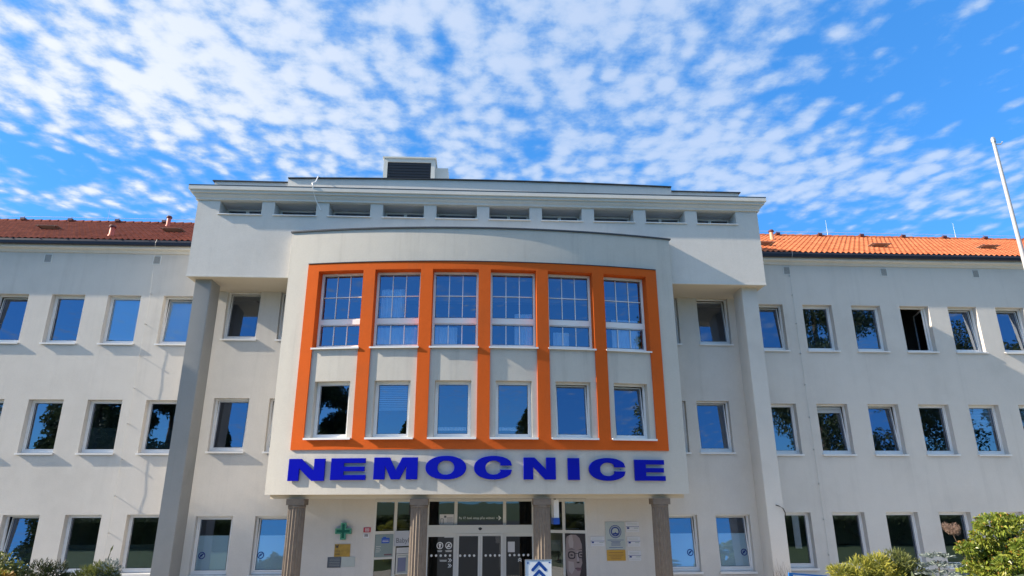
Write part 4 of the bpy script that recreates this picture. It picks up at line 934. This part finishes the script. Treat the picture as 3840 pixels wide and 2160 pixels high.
def bushes():
    y = -9.0; gz = ground_z(y)
    # large rounded shrub at the right edge
    H = 2.0-gz; cl = []
    q = np.random.default_rng(3)
    for _ in range(85):
        t, zz = q.uniform(0, 2*math.pi), q.uniform(0, 1)
        prof = (1.0-.12*zz) if zz < .86 else .80
        rad = q.uniform(.45, .98)*prof*1.22
        s = q.uniform(.20, .34); cl.append((rad*math.cos(t), rad*math.sin(t)*.85, .1+zz*(H-.32), s, s, s*.62))
    V, F = clumps_to_leaves(cl, 30000, .085, .5, .5, .15, .25, .62); V2, F2 = clumps_to_leaves(cl, 1500, .07, .5, .5, .6, .1, .9)
    plant('leafy_shrub', 'big rounded yellow green leafy shrub at the right edge', 'shrub', (10.30, y, gz), [('foliage', V, F, LEAF['laurel']), ('young_tips', V2, F2, LEAF['autumn'])], [([(.1*k, .05*k, 0), (.2*k, .1*k, .9), (.35*k, .2*k, 1.8)], [.05, .04, .02]) for k in (-2, -1, 0, 1, 2)])
    # golden conifer, olive part behind
    def spray(cl, n, sz, asp=.18): return clumps_to_leaves(cl, n, sz, asp, .35, .45, .05, .5)
    cl = [(-.98, 0, 1.62, .22, .25, .14), (-.75, 0, 1.50, .30, .3, .22), (-.5, .1, 1.62, .32, .3, .26), (-.62, 0, 1.2, .4, .35, .4), (-.25, 0, 1.72, .28, .3, .24), (-.05, .1, 1.45, .4, .4, .35), (-.35, 0, .9, .5, .4, .5), (-.7, 0, .6, .4, .4, .5)]
    V, F = spray(cl, 9000, .10)
    cl2 = [(.22, .1, 1.74, .30, .3, .26), (.42, .1, 1.55, .34, .3, .28), (.12, .2, 1.45, .4, .4, .4), (.5, .1, 1.15, .42, .4, .45), (.1, .1, .8, .5, .5, .6), (.62, .05, 1.42, .22, .25, .16)]
    V2, F2 = spray(cl2, 9000, .09)
    plant('golden_conifer', 'feathery golden to olive conifer in front of the right wing', 'conifer', (7.55, y, gz), [('golden_foliage', V, F, LEAF['gold']), ('olive_foliage', V2, F2, LEAF['olive'])], [([(0, .1, 0), (0, .1, .8), (-.3, .1, 1.5)], [.06, .05, .02]), ([(.05, .1, 0), (.2, .1, .8), (.3, .1, 1.6)], [.05, .04, .02])])
    # small blue spruce in tiers
    base = (8.28, -9.3, ground_z(-9.3)); Hs = 1.22-base[2]; c = []; d = []
    for t in range(13):
        zz = .12+(Hs-.12)*t/12.5; R_ = .95*(1-t/13.4)**.62+.04; nb = 10 if t < 10 else 6
        for b in range(nb):
            a = 2*math.pi*(b+.37*t)/nb+random.uniform(-.15, .15)
            for k in range(60 if t < 9 else 40):
                f = random.random()**.7; r = R_*f*(1+random.uniform(-.05, .08)); side = random.uniform(-1, 1)*.16*(1-f*.7)
                c.append((r*math.cos(a)-side*math.sin(a), r*math.sin(a)+side*math.cos(a), zz-.10*f+.05*f*f+random.uniform(-.02, .02))); d.append((math.cos(a)+random.uniform(-.8, .8), math.sin(a)+random.uniform(-.8, .8), random.uniform(-.1, .7)))
    V, F = leaves(np.array(c), np.array(d), .085, .30, None)
    plant('blue_spruce', 'small silvery blue spruce between conifer and leafy shrub', 'spruce', base, [('branches', V, F, LEAF['spruce'])], [([(0, 0, 0), (0, 0, Hs*.9)], [.04, .01])])
    # flowers and low golden shrub in front of the big shrub
    b2 = (9.25, -10.9, ground_z(-10.9))
    V, F = clumps_to_leaves([(0, 0, 1.28, .30, .3, .18), (.28, 0, 1.18, .3, .3, .2), (-.25, 0, 1.12, .25, .3, .2), (0, 0, .7, .45, .4, .6)], 5000, .06, .25, .5, .5, 0, .5)
    plant('low_golden_shrub', 'low bright yellow green shrub in front of the big shrub', 'shrub', b2, [('foliage', V, F, LEAF['gold'])], [([(0, 0, 0), (0, 0, 1.1)], [.03, .01])])
    b2 = (9.78, -10.95, ground_z(-10.95))
    V, F = clumps_to_leaves([(0, 0, 1.16, .13, .13, .11), (-.18, 0, 1.10, .10, .1, .08), (.2, -.02, 1.13, .12, .12, .10)], 1500, .045, .7, .8, .5, 0, .5); V2, F2 = clumps_to_leaves([(0, 0, .6, .25, .25, .5)], 900, .08, .3, .4, .8)
    plant('red_flowers', 'pinkish red flower heads at the bottom right corner', 'flowers', b2, [('blossom', V, F, LEAF['red']), ('foliage', V2, F2, LEAF['olive'])], [([(0, 0, 0), (0, 0, 1.1)], [.012, .008]), ([(0, 0, 0), (-.18, 0, 1.05)], [.01, .006]), ([(0, 0, 0), (.2, 0, 1.08)], [.01, .006])])
    b2 = (9.30, -8.4, ground_z(-8.4))
    V, F = clumps_to_leaves([(-.10, 0, 1.56-b2[2], .09, .08, .09), (.0, 0, 1.50-b2[2], .12, .1, .09), (.08, 0, 1.52-b2[2], .1, .1, .12)], 900, .05, .12, .8, .3, 0, .2)
    plant('dry_plume', 'pale brown feathery plume leaning out of the big shrub', 'plume', b2, [('plume', V, F, LEAF['dry'])], [([(.5, 0, 0), (.3, 0, 1.4), (.0, 0, 1.45-b2[2])], [.015, .012, .006])])
    # left corner shrubs
    g0 = ground_z(-9)
    b = (-8.35, -9.0, g0); V, F = clumps_to_leaves([(-.1, 0, 1.84, .20, .2, .22), (.12, 0, 1.72, .22, .2, .18), (-.2, 0, 1.6, .3, .3, .25), (.1, 0, 1.3, .4, .4, .5), (-.2, 0, .7, .5, .4, .6)], 4200, .085, .4, .6, .3, .1, .4)
    plant('green_shrub', 'mid green leafy shrub in the bottom left corner', 'shrub', b, [('foliage', V, F, LEAF['olive'])], [([(0, 0, 0), (0, 0, 1.8)], [.03, .01])], 'shrubs along the bottom left')
    b = (-8.05, -9.6, ground_z(-9.6)); V, F = clumps_to_leaves([(-.35, 0, 1.66, .26, .2, .16), (-.1, 0, 1.60, .25, .2, .16), (-.3, 0, 1.2, .4, .3, .4)], 3000, .075, .4, .6, .4, .1, .5); V2, F2 = clumps_to_leaves([(-.35, 0, 1.70, .2, .2, .12), (0, 0, 1.62, .2, .2, .1)], 700, .07, .45, .7, .6, 0, .7)
    plant('tinted_shrub', 'low yellow green shrub with orange tips at the far left', 'shrub', b, [('foliage', V, F, LEAF['gold']), ('orange_tips', V2, F2, LEAF['autumn'])], [([(0, 0, 0), (-.1, 0, 1.5)], [.03, .01])], 'shrubs along the bottom left')
    b = (-7.55, -9.2, ground_z(-9.2)); V, F = spray([(-.1, 0, 1.72, .22, .2, .2), (.14, 0, 1.68, .22, .2, .2), (-.3, 0, 1.5, .25, .2, .22), (.28, 0, 1.5, .24, .2, .18), (.0, 0, 1.3, .5, .4, .4), (0, 0, .7, .6, .4, .6)], 6500, .10, .14)
    plant('dark_juniper', 'dark feathery juniper between the two left windows', 'juniper', b, [('foliage', V, F, LEAF['dark'])], [([(0, 0, 0), (0, 0, 1.5)], [.04, .01])], 'shrubs along the bottom left')
    b = (-6.85, -9.0, g0); cl = [(-.15, 0, 1.62, .20, .2, .2), (.05, 0, 1.73, .18, .2, .16), (.24, 0, 1.64, .16, .2, .18), (-.42, 0, 1.54, .2, .2, .14), (.0, 0, 1.55, .42, .3, .25), (.3, 0, 1.5, .2, .2, .16), (0, 0, .9, .5, .4, .6)]
    V, F = spray(cl, 6500, .09, .15); V2, F2 = spray([(.24, 0, 1.74, .2, .2, .2), (.3, 0, 1.5, .22, .2, .16), (-.05, 0, 1.5, .25, .2, .15)], 1300, .07, .2)
    V3, F3 = leaves(np.array([(.20, 0, 1.98), (.205, 0, 2.04), (.19, 0, 1.93), (.215, 0, 2.08)]), np.array([(.3, 0, 1.0)]*4), .11, .22, None)
    plant('tipped_juniper', 'green juniper with pale grey tips and one tall shoot', 'juniper', b, [('foliage', np.vstack([V, V3]), np.vstack([F, F3+len(V)]), LEAF['olive']), ('pale_tips', V2, F2, LEAF['spruce'])], [([(0, 0, 0), (0, 0, 1.6)], [.04, .01]), ([(.1, 0, 1.6), (.22, 0, 2.10)], [.006, .003])], 'shrubs along the bottom left')
    for x0, x1, lab in ((-30, -4.2, 'long clipped dark hedge left of the path'), (4.2, 30, 'long clipped dark hedge right of the path')):
        b = ((x0+x1)/2, -14.2, ground_z(-14.2)); n = 15000; q = np.random.default_rng(9)
        c = np.stack([q.uniform(x0, x1, n)-b[0], q.uniform(-.5, .5, n), q.uniform(.05, 1, n)**.7*(1.22-b[2])], 1)
        V, F = leaves(c, q.normal(size=(n, 3))+np.array([0, .6, .4]), .16, .6, None)
        core = np.array([[x, y, z] for x in (x0-b[0], x1-b[0]) for y in (-.38, .38) for z in (0, 1.05-b[2])], float); i0 = len(V)
        V = np.vstack([V, core]); F = np.vstack([F, np.array([(0, 1, 3, 2), (4, 6, 7, 5), (0, 4, 5, 1), (2, 3, 7, 6), (1, 5, 7, 3)])+i0])
        plant('clipped_hedge', lab, 'hedge', b, [('foliage', V, F, LEAF['tree'])], [([(x-b[0], 0, 0), (x-b[0], 0, .5)], [.03, .02]) for x in (x0+2, (x0+x1)/2, x1-2)], 'hedges along the forecourt')
    # dry twigs climbing at the right pier
    q = np.random.default_rng(5); g = G(); tw = []
    for k in range(26):
        x = 8.42+q.uniform(-.05, .35); z = GZ+q.uniform(.0, .4); p = [(x, -2.06, z)]
        for s in range(5): x += q.uniform(-.09, .07); z += q.uniform(.12, .33); p.append((x, -2.06-q.uniform(0, .09), z))
        g.tube(p, [.006, .005, .005, .004, .003, .002], 4)
    single(g, 'twiggy_climber', plain('dry_twig', (.20, .15, .13), .9), 'sparse dry twigs climbing the foot of the right pier', 'climber', (8.5, -2.06, GZ))
bushes()

# ------------------------------------------------------------------ trees on the far side of the forecourt, seen mirrored in the panes
def crown_conifer(H, R_, n, seed):
    q = np.random.default_rng(seed); z = q.random(n)**.75; a = q.random(n)*2*math.pi
    lobes = 1+.30*np.sin(a*3+z*14)+.22*np.sin(a*7+z*31); r = R_*(1-z)**.85*lobes*(.45+.55*q.random(n)**.5)+.1
    c = np.stack([r*np.cos(a), r*np.sin(a), H*.10+z*H*.9-.06*r], 1); d = np.stack([np.cos(a), np.sin(a), .25*np.ones(n)], 1)+q.normal(size=(n, 3))*.4
    return leaves(c, d, .42, .40, None, .2)
def crown_broad(H, R_, n, seed):
    q = np.random.default_rng(seed); cl = []
    for _ in range(34):
        t, zz = q.uniform(0, 2*math.pi), q.uniform(0, 1); rr = R_*math.sin(math.pi*(.12+.8*zz))*q.uniform(.35, 1); s = q.uniform(.9, 1.7)*R_/4.2
        cl.append((rr*math.cos(t), rr*math.sin(t), H*.28+zz*H*.66, s, s, s*.75))
    return clumps_to_leaves(cl, n, .27, .6, .8, .1, .1, .3)
def trees():
    protos = {}
    def tree(kind, loc, H, R_, label, seed):
        loc = (loc[0], loc[1], ground_z(loc[1]))
        P = thing(kind, label, 'tree', loc, 'trees across the forecourt')
        V, F = (crown_conifer if kind == 'pine_tree' else crown_broad)(H, R_, 11000 if kind == 'pine_tree' else 30000, seed)
        mesh_obj('crown', V, F, LEAF['tree'], P)
        g = G(); g.tube([(loc[0], loc[1], loc[2]-.2), (loc[0]+.1, loc[1], loc[2]+H*.4), (loc[0], loc[1], loc[2]+H*.93)], [.028*H, .018*H, .004*H], 9); g.build('trunk', 'bark', P)
    for i, (k, x, y, H, R_, lab) in enumerate(TREES): tree(k, (x, y, 0), H, R_, lab, 40+i)
TREES = [('pine_tree', -33.5, -38, 15.5, 4.2, 'tall dark pine mirrored in the left wing windows'), ('broad_tree', -28.5, -41, 15, 4.2, 'dense broadleaf tree right of the tallest left pine'),
         ('broad_tree', -39, -46, 12.5, 4.5, 'round broadleaf tree at the far left of the forecourt edge'), ('pine_tree', -23.5, -42, 12.5, 3.0, 'shorter pine facing the pier of the left wing'),
         ('pine_tree', -46, -40, 15.5, 3.8, 'leftmost pine of the forecourt edge'),
         ('pine_tree', -31, -62, 17, 3.2, 'dark pine standing behind the shorter pine'), ('pine_tree', -18, -60, 11.5, 3.4, 'pine facing the second bay window'), ('pine_tree', 10.0, -60, 13.0, 3.4, 'pine facing the fourth bay window'),
         ('broad_tree', 31.6, -36, 22, 6.3, 'big broadleaf tree opposite the right pier'), ('broad_tree', 45, -38, 24, 7.5, 'biggest broadleaf tree opposite the right wing'), ('broad_tree', 56, -37, 24, 7.5, 'broadleaf tree opposite the middle of the right wing'),
         ('broad_tree', 67, -40, 24, 7.5, 'rightmost broadleaf tree of the forecourt edge'),
         ('pine_tree', -22.0, -3.4, 10.8, 1.5, 'narrow pine beside the left wing shading the grey pier'), ('pine_tree', -26.2, -3.9, 17.0, 2.0, 'tall slender pine just beyond the narrow pine at the left wing end'), ('pine_tree', -29.4, -3.9, 17.6, 2.1, 'tallest slender pine, outermost of the three by the left wing end'), ]
trees()
